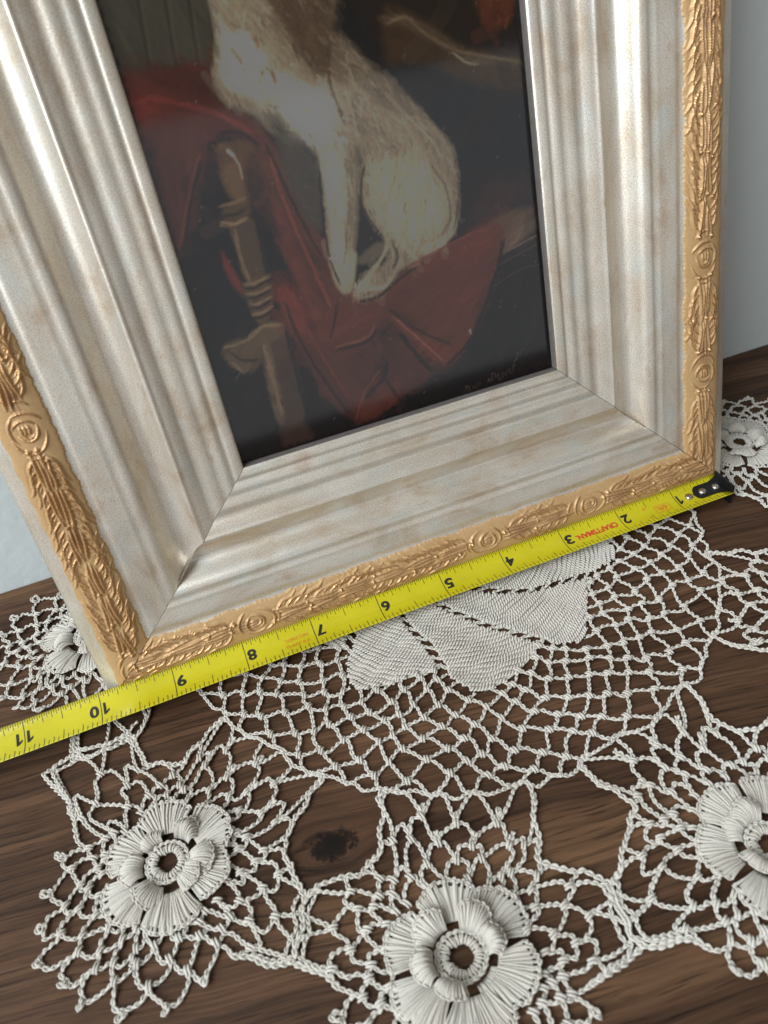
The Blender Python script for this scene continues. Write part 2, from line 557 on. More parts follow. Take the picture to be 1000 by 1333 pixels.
def build_rail(side):
    L = FW if side in ('bottom', 'top') else FH
    na = 60
    t = np.linspace(0, 1, na)
    F, D = SEC[:, 0], SEC[:, 1]
    s0 = F * along(side) + GAP
    A = s0[None, :] + t[:, None] * (L - 2 * s0)[None, :]
    # the wood is hand finished: the section wavers by a few hundredths along the rail
    ph = {'bottom': 0.3, 'left': 1.7, 'right': 3.1, 'top': 4.4}[side]
    wob = 0.00006 * np.sin(A * 47 + ph + F[None, :] * 9) + 0.00005 * np.sin(A * 113 + 2 * ph + F[None, :] * 21)
    V = rail_map(side, A, np.broadcast_to(F, A.shape), np.broadcast_to(D, A.shape) + wob * (F[None, :] > 0.01))
    nsec = len(F)
    v = V.reshape(-1, 3)
    q = grid_quads(na, nsec)
    if side in ('left', 'top'): q = q[:, ::-1]
    arc = np.concatenate([[0], np.cumsum(np.hypot(np.diff(F * RW), np.diff(D)))])
    off = {'bottom': 0.0, 'left': 1.3, 'right': 2.9, 'top': 4.1}[side]
    uv = np.stack([A + off, np.broadcast_to(arc, A.shape) + off * 0.7], -1).reshape(-1, 2)
    # back face and mitre ends
    nb = len(v)
    ends, quads = [], list(q)
    back = []
    for row in (0, na - 1):
        base = row * nsec
        fr = v[base + nsec - 1].copy()
        fr[1] = 0.015
        back.append(fr)
    v = np.vstack([v, np.array(back)])
    uv = np.vstack([uv, uv[[nsec - 1, (na - 1) * nsec + nsec - 1]]])
    tris = []
    quads.append((0, nb, nb + 1, (na - 1) * nsec))
    for k, row in enumerate((0, na - 1)):      # mitre faces on vertices of their own, so they shade flat
        base, nv = row * nsec, len(v)
        v = np.vstack([v, v[base:base + nsec], v[nb + k:nb + k + 1]])
        uv = np.vstack([uv, uv[base:base + nsec], uv[nb + k:nb + k + 1]])
        for i in range(nsec - 1):
            tr = (nv + nsec, nv + i, nv + i + 1)
            if (k == 0) != (side in ('left', 'top')): tr = tr[::-1]
            tris.append(tr)
    me = np_mesh("rail", v, np.array(quads), np.array(tris), MAT['champ'], True, uv)
    o = link("rail", me, frame)
    # sight edge: the thin dark return down to the glass
    i0 = 0.9965
    ss = np.array([[i0, SEC[-1, 1] + 0.00002], [0.9985, SEC[-1, 1] + 0.0004], [1.0, SEC[-1, 1] + 0.0012], [1.0, 0.0136]])
    s0 = ss[:, 0] * along(side) + GAP
    A2 = s0[None, :] + np.linspace(0, 1, 12)[:, None] * (L - 2 * s0)[None, :]
    V2 = rail_map(side, A2, np.broadcast_to(ss[:, 0], A2.shape), np.broadcast_to(ss[:, 1], A2.shape))
    q2 = grid_quads(12, 4)
    if side in ('left', 'top'): q2 = q2[:, ::-1]
    link("sight_edge", np_mesh("sight_edge", V2.reshape(-1, 3), q2, None, MAT['lip'], False), o)
    return o, L


# --- carved ornament, drawn as strands in (along, across) millimetres on a band 13.6 mm wide
B0, B1 = 0.060, 0.300            # band limits as fractions of the rail
BW = (B1 - B0) * RW * 1000


def strand_rosette(a0, flip=1):
    out = []
    c = BW * 0.5
    def arc(r1, r2, t0, t1, w, h, n=16, dx=0, dy=0):
        t = np.radians(np.linspace(t0, t1, n))
        out.append((np.stack([a0 + dx + flip * r1 * np.cos(t), c + dy + r2 * np.sin(t)], 1), w, h))
    arc(6.8, 5.0, -75, 80, 0.34, 0.55, dx=0.6 * flip)
    arc(5.4, 5.2, 115, 215, 0.34, 0.60, dx=-0.3)
    arc(4.9, 4.2, -150, -40, 0.34, 0.5, dy=-0.3)
    arc(3.9, 3.0, -60, 95, 0.34, 0.65, dx=-0.5 * flip, dy=0.2)
    arc(3.2, 3.4, 120, 250, 0.34, 0.6, dx=0.3 * flip, dy=-0.3)
    arc(2.1, 1.7, -130, 60, 0.32, 0.6, dx=0.4 * flip, dy=0.5)
    for k in (-1.2, -0.35, 0.5):
        out.append((np.array([[a0 - 1.4, c + k * 1.2], [a0, c + k * 1.35 + 0.3], [a0 + 1.5, c + k * 1.2]]), 0.36, 0.5))
    arc(8.8, 5.2, 140, 195, 0.32, 0.5)
    arc(9.0, 5.4, -30, 25, 0.32, 0.5)
    return out


def strand_bundle(a0, a1, rng):
    """an acanthus spray: a sheaf of reeds with pairs of fronds sweeping off it"""
    out = []
    c = BW * 0.5
    L = a1 - a0
    mid = a0 + L * 0.5
    # overlapping reeds along the middle, ending in drops
    seg = 12.5
    ns = max(1, int(round(L / seg)))
    for k in range(ns):
        for q in (-1.75, -0.65, 0.55, 1.7):
            s = a0 + k * L / ns + rng.uniform(-1.5, 1.5)
            ln = L / ns * rng.uniform(0.75, 1.25)
            d = 1 if s < mid else -1
            x = np.linspace(max(s, a0 - 1), min(s + ln, a1 + 1), 8)
            if x[-1] - x[0] < 4: continue
            t = np.linspace(0, 1, 8)
            fan = (0.7 + 0.6 * t) if d < 0 else (1.3 - 0.6 * t)
            y = c + q * fan + 0.25 * np.sin(t * 5 + k + q)
            out.append((np.stack([x, y], 1), rng.uniform(0.34, 0.46), rng.uniform(0.65, 0.95)))
            if rng.random() < 0.5:
                e = -1 if d < 0 else 0
                out.append((np.array([[x[e] - 0.55, y[e]], [x[e] + 0.55, y[e]]]), 0.66, 0.95))
    # fronds in pairs
    step = 3.3
    n = int(L / step)
    for k in range(n):
        for sg in (-1, 1):
            s = a0 + (k + 0.5 + rng.uniform(-0.12, 0.12)) * L / n
            d = 1 if s < mid else -1
            ln = rng.uniform(7.5, 10.5)
            y0 = c + sg * 2.2
            y1 = c + sg * rng.uniform(5.2, BW * 0.5 - 0.7)
            t = np.linspace(0, 1, 10)
            x = s + d * ln * t
            y = y0 + (y1 - y0) * (t ** 0.8 + 0.13 * np.sin(2 * PI * t))
            ok = (x > a0 - 3) & (x < a1 + 3)
            if ok.sum() < 5: continue
            P = np.stack([x[ok], np.clip(y[ok], 0.6, BW - 0.7)], 1)
            out.append((P, rng.uniform(0.34, 0.44), rng.uniform(0.55, 0.8)))
            # a finer vein beside it
            out.append((P[1:-2] + np.array([0.9 * d, -0.55 * sg]), 0.24, 0.38))
    return out


def build_ornament(side, rail, L, ros, seed):
    rng = np.random.default_rng(seed)
    Lmm = L * 1000
    na, nb = int(Lmm / (0.26 if side != "top" else 0.5)), 64
    b0 = 0.012 if side == 'bottom' else B0      # at the foot the gilding runs over the edge
    fb = np.linspace(b0, B1, nb)
    strands = []
    ros = sorted(ros)
    for k, r in enumerate(ros):
        strands += strand_rosette(r, 1 if k % 2 == 0 else -1)
    edges = [-20] + ros + [Lmm + 20]
    for p, n in zip(edges[:-1], edges[1:]):
        strands += strand_bundle(p + 7.5, n - 7.5, rng)
    s0 = fb * along(side) * 1000 + GAP * 1000
    A = s0[None, :] + np.linspace(0, 1, na)[:, None] * (Lmm - 2 * s0)[None, :]
    Bm = np.broadcast_to((fb - B0) * RW * 1000, A.shape)
    H = np.zeros(A.shape)
    cre = np.zeros(A.shape)
    rub = np.zeros(A.shape)
    arow = A[:, nb // 2]
    for pts, w, h in strands:
        p = resample(pts, 0.35)
        n = len(p)
        tap = np.clip(np.minimum(np.linspace(0, 1, n) * 4 + 0.35, np.linspace(1, 0, n) * 3 + 0.25), 0, 1)
        lo, hi = p[:, 0].min() - 2, p[:, 0].max() + 2
        i0, i1 = np.searchsorted(arow, lo - 3), np.searchsorted(arow, hi + 3)
        if i1 - i0 < 2: continue
        a, b = A[i0:i1], Bm[i0:i1]
        d = (a[..., None] - p[:, 0]) ** 2 + (b[..., None] - p[:, 1]) ** 2
        k = d.argmin(-1)
        dd = np.sqrt(np.take_along_axis(d, k[..., None], -1)[..., 0])
        ww = w * (0.5 + 0.5 * tap[k])
        hh = h * tap[k]
        x = dd / (ww * 1.0)
        ridge = hh * np.exp(-x ** 2 * 1.1)
        trough = -0.22 * hh * np.exp(-((dd - ww * 2.1) / (ww * 0.8)) ** 2)
        new = ridge + trough
        cur = H[i0:i1]
        H[i0:i1] = np.where(ridge > 0.06, np.maximum(cur, new), cur + np.minimum(0, new) * 0.5)
        # rubbed-through bright crest, broken up along its length
        br = 0.55 + 0.5 * np.sin(a * 6.3 + b * 3.3 + h * 40) * np.sin(a * 2.1 + h * 11) + 0.15
        cre[i0:i1] = np.maximum(cre[i0:i1], np.clip(1.5 * np.exp(-x ** 2 * 2.2) - 0.25, 0, 1) * np.clip(br, 0, 1) * tap[k])
    # patches where the dark bole shows between the stalks
    c = BW * 0.5
    pn = np.sin(A * 0.21 + seed) * np.sin(A * 0.083 + 1.3 * seed)
    rub = np.clip(pn * 1.8 - 0.75, 0, 1) * np.exp(-((Bm - c) / 2.1) ** 2) * (0.5 + 0.5 * np.sin(Bm * 5.0 + A * 0.3)) * 0.75
    # uneven leafy outline: the gold fades out on an irregular line
    edge_in = 0.45 * np.sin(A * 0.37 + seed) * np.sin(A * 0.113 + seed) + 0.30 * np.sin(A * 0.83 + 2 * seed) * np.sin(A * 0.29) + 0.16 * np.sin(A * 2.9 + 3 * np.sin(A * 0.41)) + 0.1 * np.sin(A * 6.1 + 2 * np.sin(A * 0.77))
    inn = np.clip((BW - 0.75 + edge_in * 0.8 - Bm) / 0.5, 0, 1)
    outr = np.clip((Bm - (b0 - B0) * RW * 1000 - 0.45 - 0.25 * np.sin(A * 0.7 + seed * 3)) / 0.5, 0, 1)
    keep = inn * outr
    lift = (0.28 + H * 1.3) * keep - 0.25 * (1 - keep)
    D = sec_depth(np.broadcast_to(fb, A.shape)) - lift / 1000.0
    V = rail_map(side, A / 1000.0, np.broadcast_to(fb, A.shape), D)
    q = grid_quads(na, nb)
    if side in ('left', 'top'): q = q[:, ::-1]
    me = np_mesh("carved_ornament", V.reshape(-1, 3), q, None, MAT['gold'], True, None, None, dict(crest=cre, rub=rub))
    o = link("carved_ornament", me, rail)
    prop(o, "gold carved band of leaves and rosettes")


RO = dict(bottom=[188.9, 146.0, 55.0], left=[9.4, 99.6, 142.6, 233], right=[49.9, 92.9, 184, 227], top=[30, 73, 164, 207])
for i, sd in enumerate(('bottom', 'left', 'right', 'top')):
    rl, LL = build_rail(sd)
    build_ornament(sd, rl, LL, RO[sd], 3 + i)

# --- the painting: a small oil sketch of a seated white dog by a draped chair, painted stroke by stroke
PXMM = 3.0
PU0, PV0, PU1, PV1 = -1.5, -1.5, 118.8, 170.5
CW, CH = int((PU1 - PU0) * PXMM), int((PV1 - PV0) * PXMM)
UU, VV = np.meshgrid(np.linspace(PU0, PU1, CW), np.linspace(PV0, PV1, CH), indexing='ij')
IMG = np.zeros((CW, CH, 3))
SHAPES = {
    'corners': [(0.2,-1.6),(117.8,-1.4),(0.1,131.2),(119.3,113.1)],
    'wallgrey': [(-1.0,140.9),(42.5,134.9),(30.6,123.1),(25.0,111.6),(19.6,111.6),(14.0,113.8),(0.9,114.3),(-6.8,115.3)],
    'topright_brown': [(73.8,130.6),(129.8,122.9),(126.2,85.6),(118.6,90.2),(105.8,93.5),(86.7,100.9),(77.5,103.5),(71.5,109.3)],
    'tan_area': [(75.7,117.9),(82.3,116.0),(87.2,110.5),(97.3,104.6),(121.9,96.9),(121.2,90.3),(105.8,93.1),(93.8,98.7),(82.5,104.5),(74.0,104.1)],
    'tan_band': [(74.5,114.4),(78.8,116.0),(85.5,114.2),(92.9,108.1),(102.0,102.6),(119.3,97.3),(119.2,96.1),(101.7,100.3),(93.5,104.5),(85.9,109.8),(79.4,113.3)],
    'orange': [(103.8,122.9),(119.5,120.6),(115.1,109.9),(112.8,107.6),(107.8,108.0),(105.2,111.1)],
    'drape_top': [(-3.4,113.8),(4.9,114.2),(14.0,113.8),(21.6,113.1),(23.7,110.9),(23.5,104.0),(31.1,99.2),(34.2,94.2),(36.2,87.2),(32.5,83.8),(31.5,90.2),(28.5,94.2),(21.3,96.0),(17.0,93.1),(11.9,85.1),(3.6,72.2),(1.5,68.3),(2.5,80.9),(2.3,85.1),(3.0,93.0),(-0.5,87.7),(-0.7,94.7),(-1.4,105.3)],
    'drape_dark': [(7.8,110.6),(16.8,112.6),(22.4,111.6),(23.2,104.5),(17.1,107.1),(10.6,109.7)],
    'drape_light': [(-2.3,105.5),(4.2,106.5),(11.1,104.8),(17.7,102.1),(10.1,102.0),(2.6,101.7),(-2.0,103.5)],
    'fold_dark1': [(-0.7,94.7),(7.4,102.1),(3.7,93.8),(1.5,82.8),(-0.1,87.6)],
    'fold_brown': [(7.5,102.5),(15.0,100.3),(16.0,95.3),(9.1,85.7),(0.6,68.5),(2.2,82.7),(3.9,93.7)],
    'fold_dark2': [(15.1,92.5),(20.0,95.4),(18.8,88.7),(17.6,81.8),(17.2,74.5),(15.3,65.0),(16.3,53.8),(16.4,43.7),(5.9,41.6),(6.2,67.2),(2.3,68.1),(9.4,81.5)],
    'knob': [(20.1,93.0),(24.0,93.9),(29.3,92.8),(30.8,89.3),(31.2,81.0),(29.8,77.5),(25.8,76.6),(21.2,78.5),(19.1,83.5),(19.0,88.7)],
    'knob_hi': [(20.1,93.0),(23.7,93.1),(25.5,85.3),(24.0,77.9),(21.2,78.5),(19.4,83.9)],
    'knob_sh': [(27.1,89.0),(31.4,88.2),(30.0,77.4),(24.8,77.3)],
    'shaft': [(17.7,72.8),(24.7,72.8),(22.9,53.5),(18.0,56.2),(17.4,62.3)],
    'collar1': [(16.7,77.3),(23.8,77.9),(24.2,74.4),(17.2,72.9)],
    'rings': [(16.7,55.1),(22.1,57.0),(24.3,54.1),(24.4,49.3),(22.1,44.6),(19.9,42.8),(17.5,43.4),(16.2,49.8)],
    'block': [(17.4,38.5),(25.3,39.3),(24.9,9.8),(15.4,10.5)],
    'block_hi': [(16.9,38.6),(19.9,38.3),(18.0,10.3),(15.0,12.9)],
    'cap': [(13.9,39.4),(19.9,42.8),(25.3,41.3),(25.2,37.3),(16.6,35.7)],
    'crossbar': [(5.0,38.9),(13.9,39.4),(17.1,35.5),(14.5,30.1),(9.9,28.4),(5.6,34.2)],
    'foot': [(16.6,9.0),(22.9,8.2),(25.6,-0.4),(15.7,-1.5)],
    'redleaf1': [(12.9,66.5),(14.1,64.2),(16.0,57.6),(15.9,52.2),(13.6,55.9),(12.5,61.2)],
    'strip': [(34.0,92.7),(36.9,87.1),(38.7,76.2),(43.8,62.4),(49.5,48.5),(54.4,32.2),(51.4,29.6),(40.9,28.9),(37.9,32.8),(34.2,46.3),(32.0,59.9),(31.9,71.1),(31.7,80.9),(31.2,89.2)],
    'strip_hi': [(31.6,78.8),(33.9,69.6),(35.8,55.5),(39.6,32.3),(37.9,32.8),(34.2,46.3),(32.0,59.9),(31.4,71.3)],
    'strip_dark': [(36.8,68.9),(42.0,55.1),(44.2,42.5),(41.6,31.8),(39.1,37.6),(36.4,53.0)],
    'flap': [(40.9,28.9),(51.4,29.6),(54.7,32.4),(51.1,38.2),(43.9,41.3)],
    'redleaf2': [(26.6,51.9),(30.2,50.2),(32.0,45.7),(32.6,38.1),(35.8,29.5),(40.5,26.9),(51.0,25.3),(57.7,24.7),(53.5,17.8),(46.6,11.6),(41.7,2.3),(38.8,5.5),(33.7,15.4),(29.4,27.4),(27.4,39.5),(27.0,45.8)],
    'redleaf2_hi': [(26.6,51.9),(30.2,50.2),(32.2,44.4),(32.3,36.9),(29.9,32.5),(27.8,39.4)],
    'cushion': [(48.8,42.0),(60.0,42.1),(69.1,47.3),(89.0,52.2),(97.7,54.6),(103.1,53.4),(103.7,47.6),(97.8,35.1),(87.3,19.2),(82.3,13.7),(75.3,12.0),(69.2,21.5),(62.9,29.9),(56.0,36.1),(51.2,38.9)],
    'cushion_hi': [(71.7,46.7),(88.7,50.4),(99.9,50.9),(99.1,44.9),(87.7,44.0),(72.5,44.0)],
    'cush_fold_dark': [(61.0,36.8),(66.4,33.4),(73.4,25.7),(81.2,20.9),(78.0,19.6),(69.1,25.6),(62.1,32.7)],
    'cush_fold_hi': [(61.1,34.3),(67.8,25.9),(78.0,19.1),(81.6,14.7),(76.2,11.8),(69.5,20.1),(62.6,28.1)],
    'dark_gap': [(55.3,35.3),(61.6,30.2),(71.0,12.2),(73.7,14.7),(76.7,11.6),(72.0,9.6),(64.3,7.6),(58.8,16.3),(54.3,14.8),(46.8,8.7),(48.0,13.9),(55.4,22.7),(56.2,30.4)],
    'step': [(55.1,14.6),(62.4,27.1),(71.4,11.5),(57.6,6.0),(54.6,9.2)],
    'step2': [(47.1,10.0),(54.2,14.3),(57.5,5.4),(45.9,1.8),(43.4,3.5)],
    'rail_right': [(100.5,54.9),(117.6,55.9),(117.6,50.5),(104.9,45.6),(104.1,50.0)],
    'rail_hi': [(104.1,50.0),(117.1,51.2),(116.8,49.0),(103.3,43.9)],
    'pinkshade': [(99.9,66.3),(107.6,66.5),(115.6,64.2),(114.9,57.9),(100.8,56.8),(92.2,55.1)],
    'dog': [(29.7,136.7),(65.2,131.8),(61.9,121.8),(59.4,115.0),(63.8,111.5),(68.3,105.0),(76.3,97.7),(84.5,88.1),(90.7,79.4),(91.6,73.7),(90.7,64.9),(87.6,55.5),(81.1,50.7),(75.0,50.2),(73.2,47.5),(67.8,47.6),(59.5,42.3),(51.8,41.3),(49.4,43.6),(52.4,46.5),(58.7,48.6),(64.4,53.3),(63.8,57.0),(60.4,63.1),(58.9,70.2),(60.4,80.2),(57.4,71.0),(54.5,60.3),(50.7,53.0),(47.6,46.3),(46.3,51.7),(45.2,57.9),(46.6,68.9),(48.7,80.4),(47.9,86.9),(42.1,89.1),(36.4,93.8),(33.1,98.4),(28.7,101.0),(24.4,104.2),(24.3,110.8),(27.1,118.4),(28.0,126.9)],
    'brown_patch': [(45.5,134.5),(65.2,131.8),(60.7,118.4),(60.3,111.1),(56.8,104.1),(54.8,102.6),(51.9,106.5),(48.9,109.3),(47.5,114.2),(44.6,118.2)],
    'belly_sh': [(37.6,94.0),(34.6,95.6),(34.3,98.6),(40.0,98.5),(45.1,94.5),(46.3,87.2),(47.9,81.2),(44.4,64.9),(40.6,69.2),(37.8,77.4),(36.6,86.1)],
    'chest_hi': [(31.1,117.7),(37.3,116.7),(39.5,109.1),(47.1,103.9),(55.5,100.5),(55.9,94.5),(52.2,87.1),(47.7,88.0),(42.5,95.0),(35.4,102.2),(29.5,105.2),(26.9,109.4)],
    'gapleg': [(59.2,83.6),(61.3,84.2),(61.1,78.9),(58.5,70.3),(60.2,63.1),(62.7,57.9),(53.9,53.4),(50.5,51.9),(54.9,62.5)],
    'haunch_hi': [(62.1,78.7),(72.8,79.8),(82.3,75.6),(86.2,68.1),(86.0,58.9),(78.5,54.7),(68.2,56.6),(62.3,63.1),(60.1,69.9)],
    'thigh_line': [(75.8,94.8),(77.6,85.2),(75.4,80.3),(67.7,79.3),(77.6,78.1),(80.6,83.5)],
    'leg_hi': [(49.0,85.6),(54.3,85.6),(58.0,82.8),(55.4,71.4),(50.0,56.7),(47.5,50.2),(46.4,56.4),(47.8,68.7)],
    'back_leg_beige': [(54.7,54.4),(61.8,57.4),(62.4,53.7),(54.2,52.1)],
    'curve_tail': [(76.0,52.9),(83.7,53.5),(88.3,59.6),(87.8,54.9),(81.1,50.7),(75.0,50.2)],
    'sig': [(81.9,-0.5),(84.1,1.8),(84.9,-0.6),(87.7,1.6),(89.8,-0.3)],
    'sig2': [(91.9,1.5),(94.9,3.5),(96.9,1.8),(99.5,3.0),(102.0,3.2),(103.6,6.2),(105.1,8.6),(107.0,8.7)],
    'back_shade': [(60.1,113.9),(63.8,111.5),(68.3,105.0),(76.3,97.7),(82.2,89.5),(77.4,90.4),(68.7,96.1),(62.0,103.2),(59.0,107.6)],
    'paw': [(45.5,57.8),(44.6,50.9),(46.0,46.0),(49.5,45.1),(52.3,50.9),(53.3,56.4)],
    'leg2': [(57.8,83.9),(60.7,83.7),(59.2,75.0),(55.7,62.3),(52.7,54.9),(50.8,55.4),(54.5,69.4)],
    'glint': [(22.7,91.7),(23.8,90.3),(24.8,87.7),(24.7,84.0)],
    'cushspeck': [(88.0,21.7),(88.1,20.6)],
}
LINES = [
    ([(61.8,79.9),(58.8,72.9),(59.3,66.1),(63.3,58.3)],0.9,(66,58,52),0.8),
    ([(82.4,76.3),(86.7,68.0),(86.5,58.8),(81.6,54.0)],0.7,(120,106,90),0.7),
    ([(90.5,78.3),(91.5,71.5),(90.3,63.8),(87.3,55.1)],0.6,(90,80,70),0.6),
    ([(62.4,78.2),(67.7,79.5),(76.4,78.8),(79.7,81.6)],0.8,(192,178,154),0.5),
    ([(75.4,92.9),(76.8,87.4),(78.6,83.5),(76.9,80.0),(71.5,79.6)],0.8,(190,176,152),0.5),
    ([(71.5,97.6),(77.4,90.4),(83.6,83.0),(87.1,76.8)],0.8,(186,172,150),0.6),
    ([(64.5,57.5),(62.6,53.7),(56.5,48.4),(51.6,45.3)],1.8,(204,190,166),0.9),
    ([(68.9,57.4),(70.6,52.3),(73.6,49.6)],1.2,(196,182,158),0.85),
    ([(66.3,56.1),(66.7,51.5),(64.5,48.4)],0.8,(66,58,52),0.8),
    ([(49.8,43.3),(53.7,45.2),(59.2,43.4),(64.9,46.4)],1.3,(206,192,168),0.9),
    ([(50.8,41.5),(57.5,40.8),(65.9,44.6),(73.1,47.3)],0.9,(58,36,34),0.85),
    ([(53.2,42.9),(56.4,43.1)],0.5,(90,76,64),0.8),
    ([(56.2,83.1),(55.0,72.6),(51.6,61.0),(48.5,52.3)],0.6,(118,106,92),0.55),
    ([(49.7,82.4),(48.1,68.6),(47.4,56.2),(47.6,48.2)],1.2,(212,198,174),0.8),
    ([(58.5,80.5),(55.9,69.1),(52.5,58.5)],0.9,(160,148,128),0.7),
    ([(47.8,82.7),(45.7,69.1),(45.0,56.8),(46.4,47.6)],0.7,(52,50,52),0.85),
    ([(54.5,86.6),(56.4,88.3),(57.5,87.0)],1.4,(226,222,214),0.9),
    ([(35.6,110.1),(37.7,109.0),(36.0,106.3)],1.1,(120,88,62),0.6),
    ([(38.9,110.3),(40.5,107.8),(41.0,104.7)],1.2,(112,84,62),0.6),
    ([(37.5,117.6),(38.3,114.4)],1.2,(120,74,48),0.8),
    ([(30.6,116.0),(32.1,112.5),(32.5,109.2)],0.8,(132,112,88),0.7),
    ([(29.9,124.1),(29.5,118.0),(27.3,112.1),(27.9,105.5)],1.0,(206,194,170),0.7),
    ([(32.9,116.6),(35.8,111.5),(38.5,104.0),(45.9,99.3),(51.9,95.3)],1.1,(210,198,176),0.7),
    ([(41.1,106.9),(45.9,103.8),(53.0,100.0),(55.0,94.7)],1.3,(220,208,186),0.8),
    ([(25.0,117.9),(24.6,112.5)],1.2,(96,72,46),0.8),
    ([(58.5,113.3),(56.4,106.1),(56.6,99.3),(58.2,92.0)],0.9,(96,82,68),0.7),
    ([(60.0,101.7),(60.9,93.5),(61.3,86.3)],0.9,(190,178,158),0.7),
    ([(64.9,100.8),(67.4,92.3),(68.6,83.8)],0.8,(190,176,154),0.6),
    ([(-0.9,106.7),(6.8,107.8),(14.3,105.0),(23.7,100.4),(31.0,94.9)],1.3,(138,70,63),0.7),
    ([(33.6,91.8),(35.4,84.3),(37.9,73.1),(42.6,57.3)],0.8,(58,38,38),0.75),
    ([(34.0,87.6),(35.2,74.8),(38.1,59.6),(41.9,41.8)],1.0,(146,82,71),0.75),
    ([(39.6,32.3),(42.3,38.0),(44.2,42.5)],0.9,(66,42,40),0.8),
    ([(40.9,28.9),(51.3,29.1),(54.9,32.3)],0.7,(150,92,80),0.8),
    ([(40.7,27.9),(51.0,27.9),(55.5,31.1)],0.8,(46,34,36),0.8),
    ([(30.7,50.1),(32.2,38.2),(36.1,25.5),(40.8,10.5)],0.8,(132,74,65),0.7),
    ([(27.8,46.8),(29.3,35.2),(33.6,20.9),(39.6,5.2)],0.9,(48,36,38),0.7),
    ([(104.4,48.2),(98.6,34.9),(87.9,19.0),(77.3,11.5)],1.1,(44,32,34),0.8),
    ([(69.1,47.5),(89.0,52.0),(101.7,53.4)],0.9,(140,82,72),0.7),
    ([(60.9,36.3),(69.3,26.8),(80.7,18.3)],0.9,(62,38,36),0.8),
    ([(61.5,33.6),(70.0,22.6),(76.5,13.9)],0.6,(168,108,90),0.8),
    ([(62.6,28.1),(71.4,11.5)],1.6,(34,30,36),0.85),
    ([(54.3,14.8),(57.8,6.5)],1.0,(44,34,38),0.85),
    ([(46.8,8.7),(54.3,14.8),(56.7,19.6)],1.4,(50,38,40),0.8),
    ([(41.9,3.1),(46.5,11.0),(54.1,17.6)],0.7,(140,86,74),0.6),
    ([(15.3,73.6),(18.8,72.6),(23.0,73.4)],1.0,(168,142,112),0.8),
    ([(16.0,77.9),(19.2,78.1),(24.1,78.7)],1.0,(150,124,96),0.8),
    ([(15.7,75.7),(19.7,75.0),(23.7,75.8)],0.9,(46,38,36),0.8),
    ([(18.5,70.9),(18.1,63.2),(18.5,56.0)],1.1,(148,124,98),0.8),
    ([(25.7,69.7),(25.3,61.5),(24.9,54.7)],1.2,(44,38,40),0.8),
    ([(20.9,95.7),(24.6,96.1),(29.0,94.3),(31.8,91.1)],1.0,(48,36,36),0.8),
    ([(16.8,55.5),(20.1,54.9),(25.2,55.7)],0.9,(160,136,108),0.85),
    ([(16.5,54.4),(19.8,53.8),(24.9,54.7)],0.8,(40,34,34),0.85),
    ([(16.9,52.4),(20.0,51.9),(24.7,52.8)],0.9,(160,136,108),0.85),
    ([(16.6,51.3),(19.6,50.8),(24.4,51.7)],0.8,(40,34,34),0.85),
    ([(17.0,49.3),(19.8,48.8),(24.1,49.9)],0.9,(160,136,108),0.85),
    ([(16.7,48.2),(19.5,47.7),(23.8,48.8)],0.8,(40,34,34),0.85),
    ([(17.1,46.2),(19.7,45.7),(23.5,46.9)],0.9,(160,136,108),0.85),
    ([(16.8,45.1),(19.4,44.6),(23.2,45.8)],0.8,(40,34,34),0.85),
    ([(13.5,39.0),(19.6,41.8),(25.0,40.4)],0.9,(162,140,112),0.8),
    ([(25.6,38.7),(25.8,25.8),(25.4,9.6)],1.2,(42,36,40),0.8),
    ([(17.9,35.8),(17.6,24.3),(17.4,12.1)],1.0,(156,134,108),0.8),
    ([(6.5,37.0),(10.3,32.9),(15.1,32.0)],0.9,(58,48,44),0.8),
    ([(5.5,38.8),(10.4,38.4),(14.1,39.4)],0.8,(158,136,110),0.8),
    ([(5.9,33.6),(9.2,29.3)],0.9,(150,128,102),0.8),
    ([(1.0,69.6),(6.0,78.1),(11.2,87.3),(15.1,92.5)],0.8,(120,72,62),0.7),
    ([(14.5,90.6),(8.9,81.6),(1.9,68.2)],0.8,(36,32,36),0.7),
    ([(75.8,114.2),(82.1,114.7),(87.3,109.7),(97.2,103.8),(119.3,96.9)],0.7,(150,130,102),0.5),
    ([(94.7,103.9),(98.7,100.8),(102.6,99.6)],0.6,(214,198,172),0.8),
    ([(107.2,103.4),(117.0,99.7)],0.5,(70,50,36),0.7),
    ([(103.3,43.9),(116.6,46.8)],0.6,(150,130,112),0.7),
    ([(101.4,40.6),(116.3,43.9)],0.5,(96,84,78),0.6),
    ([(97.6,33.8),(109.7,37.3),(116.7,36.9)],0.4,(90,80,76),0.6),
]

def lin(r, g, b):
    f = lambda x: (x / 255 / 12.92) if x < 11 else ((x / 255 + 0.055) / 1.055) ** 2.4
    return np.array([f(r), f(g), f(b)])


def blur(m, k):
    if k < 1: return m
    for ax in (0, 1):
        for _ in range(2):
            c = np.cumsum(np.concatenate([np.repeat(np.take(m, [0], ax), k + 1, ax), m, np.repeat(np.take(m, [-1], ax), k, ax)], ax), ax)
            n = m.shape[ax]
            m = (np.take(c, np.arange(2 * k + 1, 2 * k + 1 + n), ax) - np.take(c, np.arange(0, n), ax)) / (2 * k + 1)
    return m


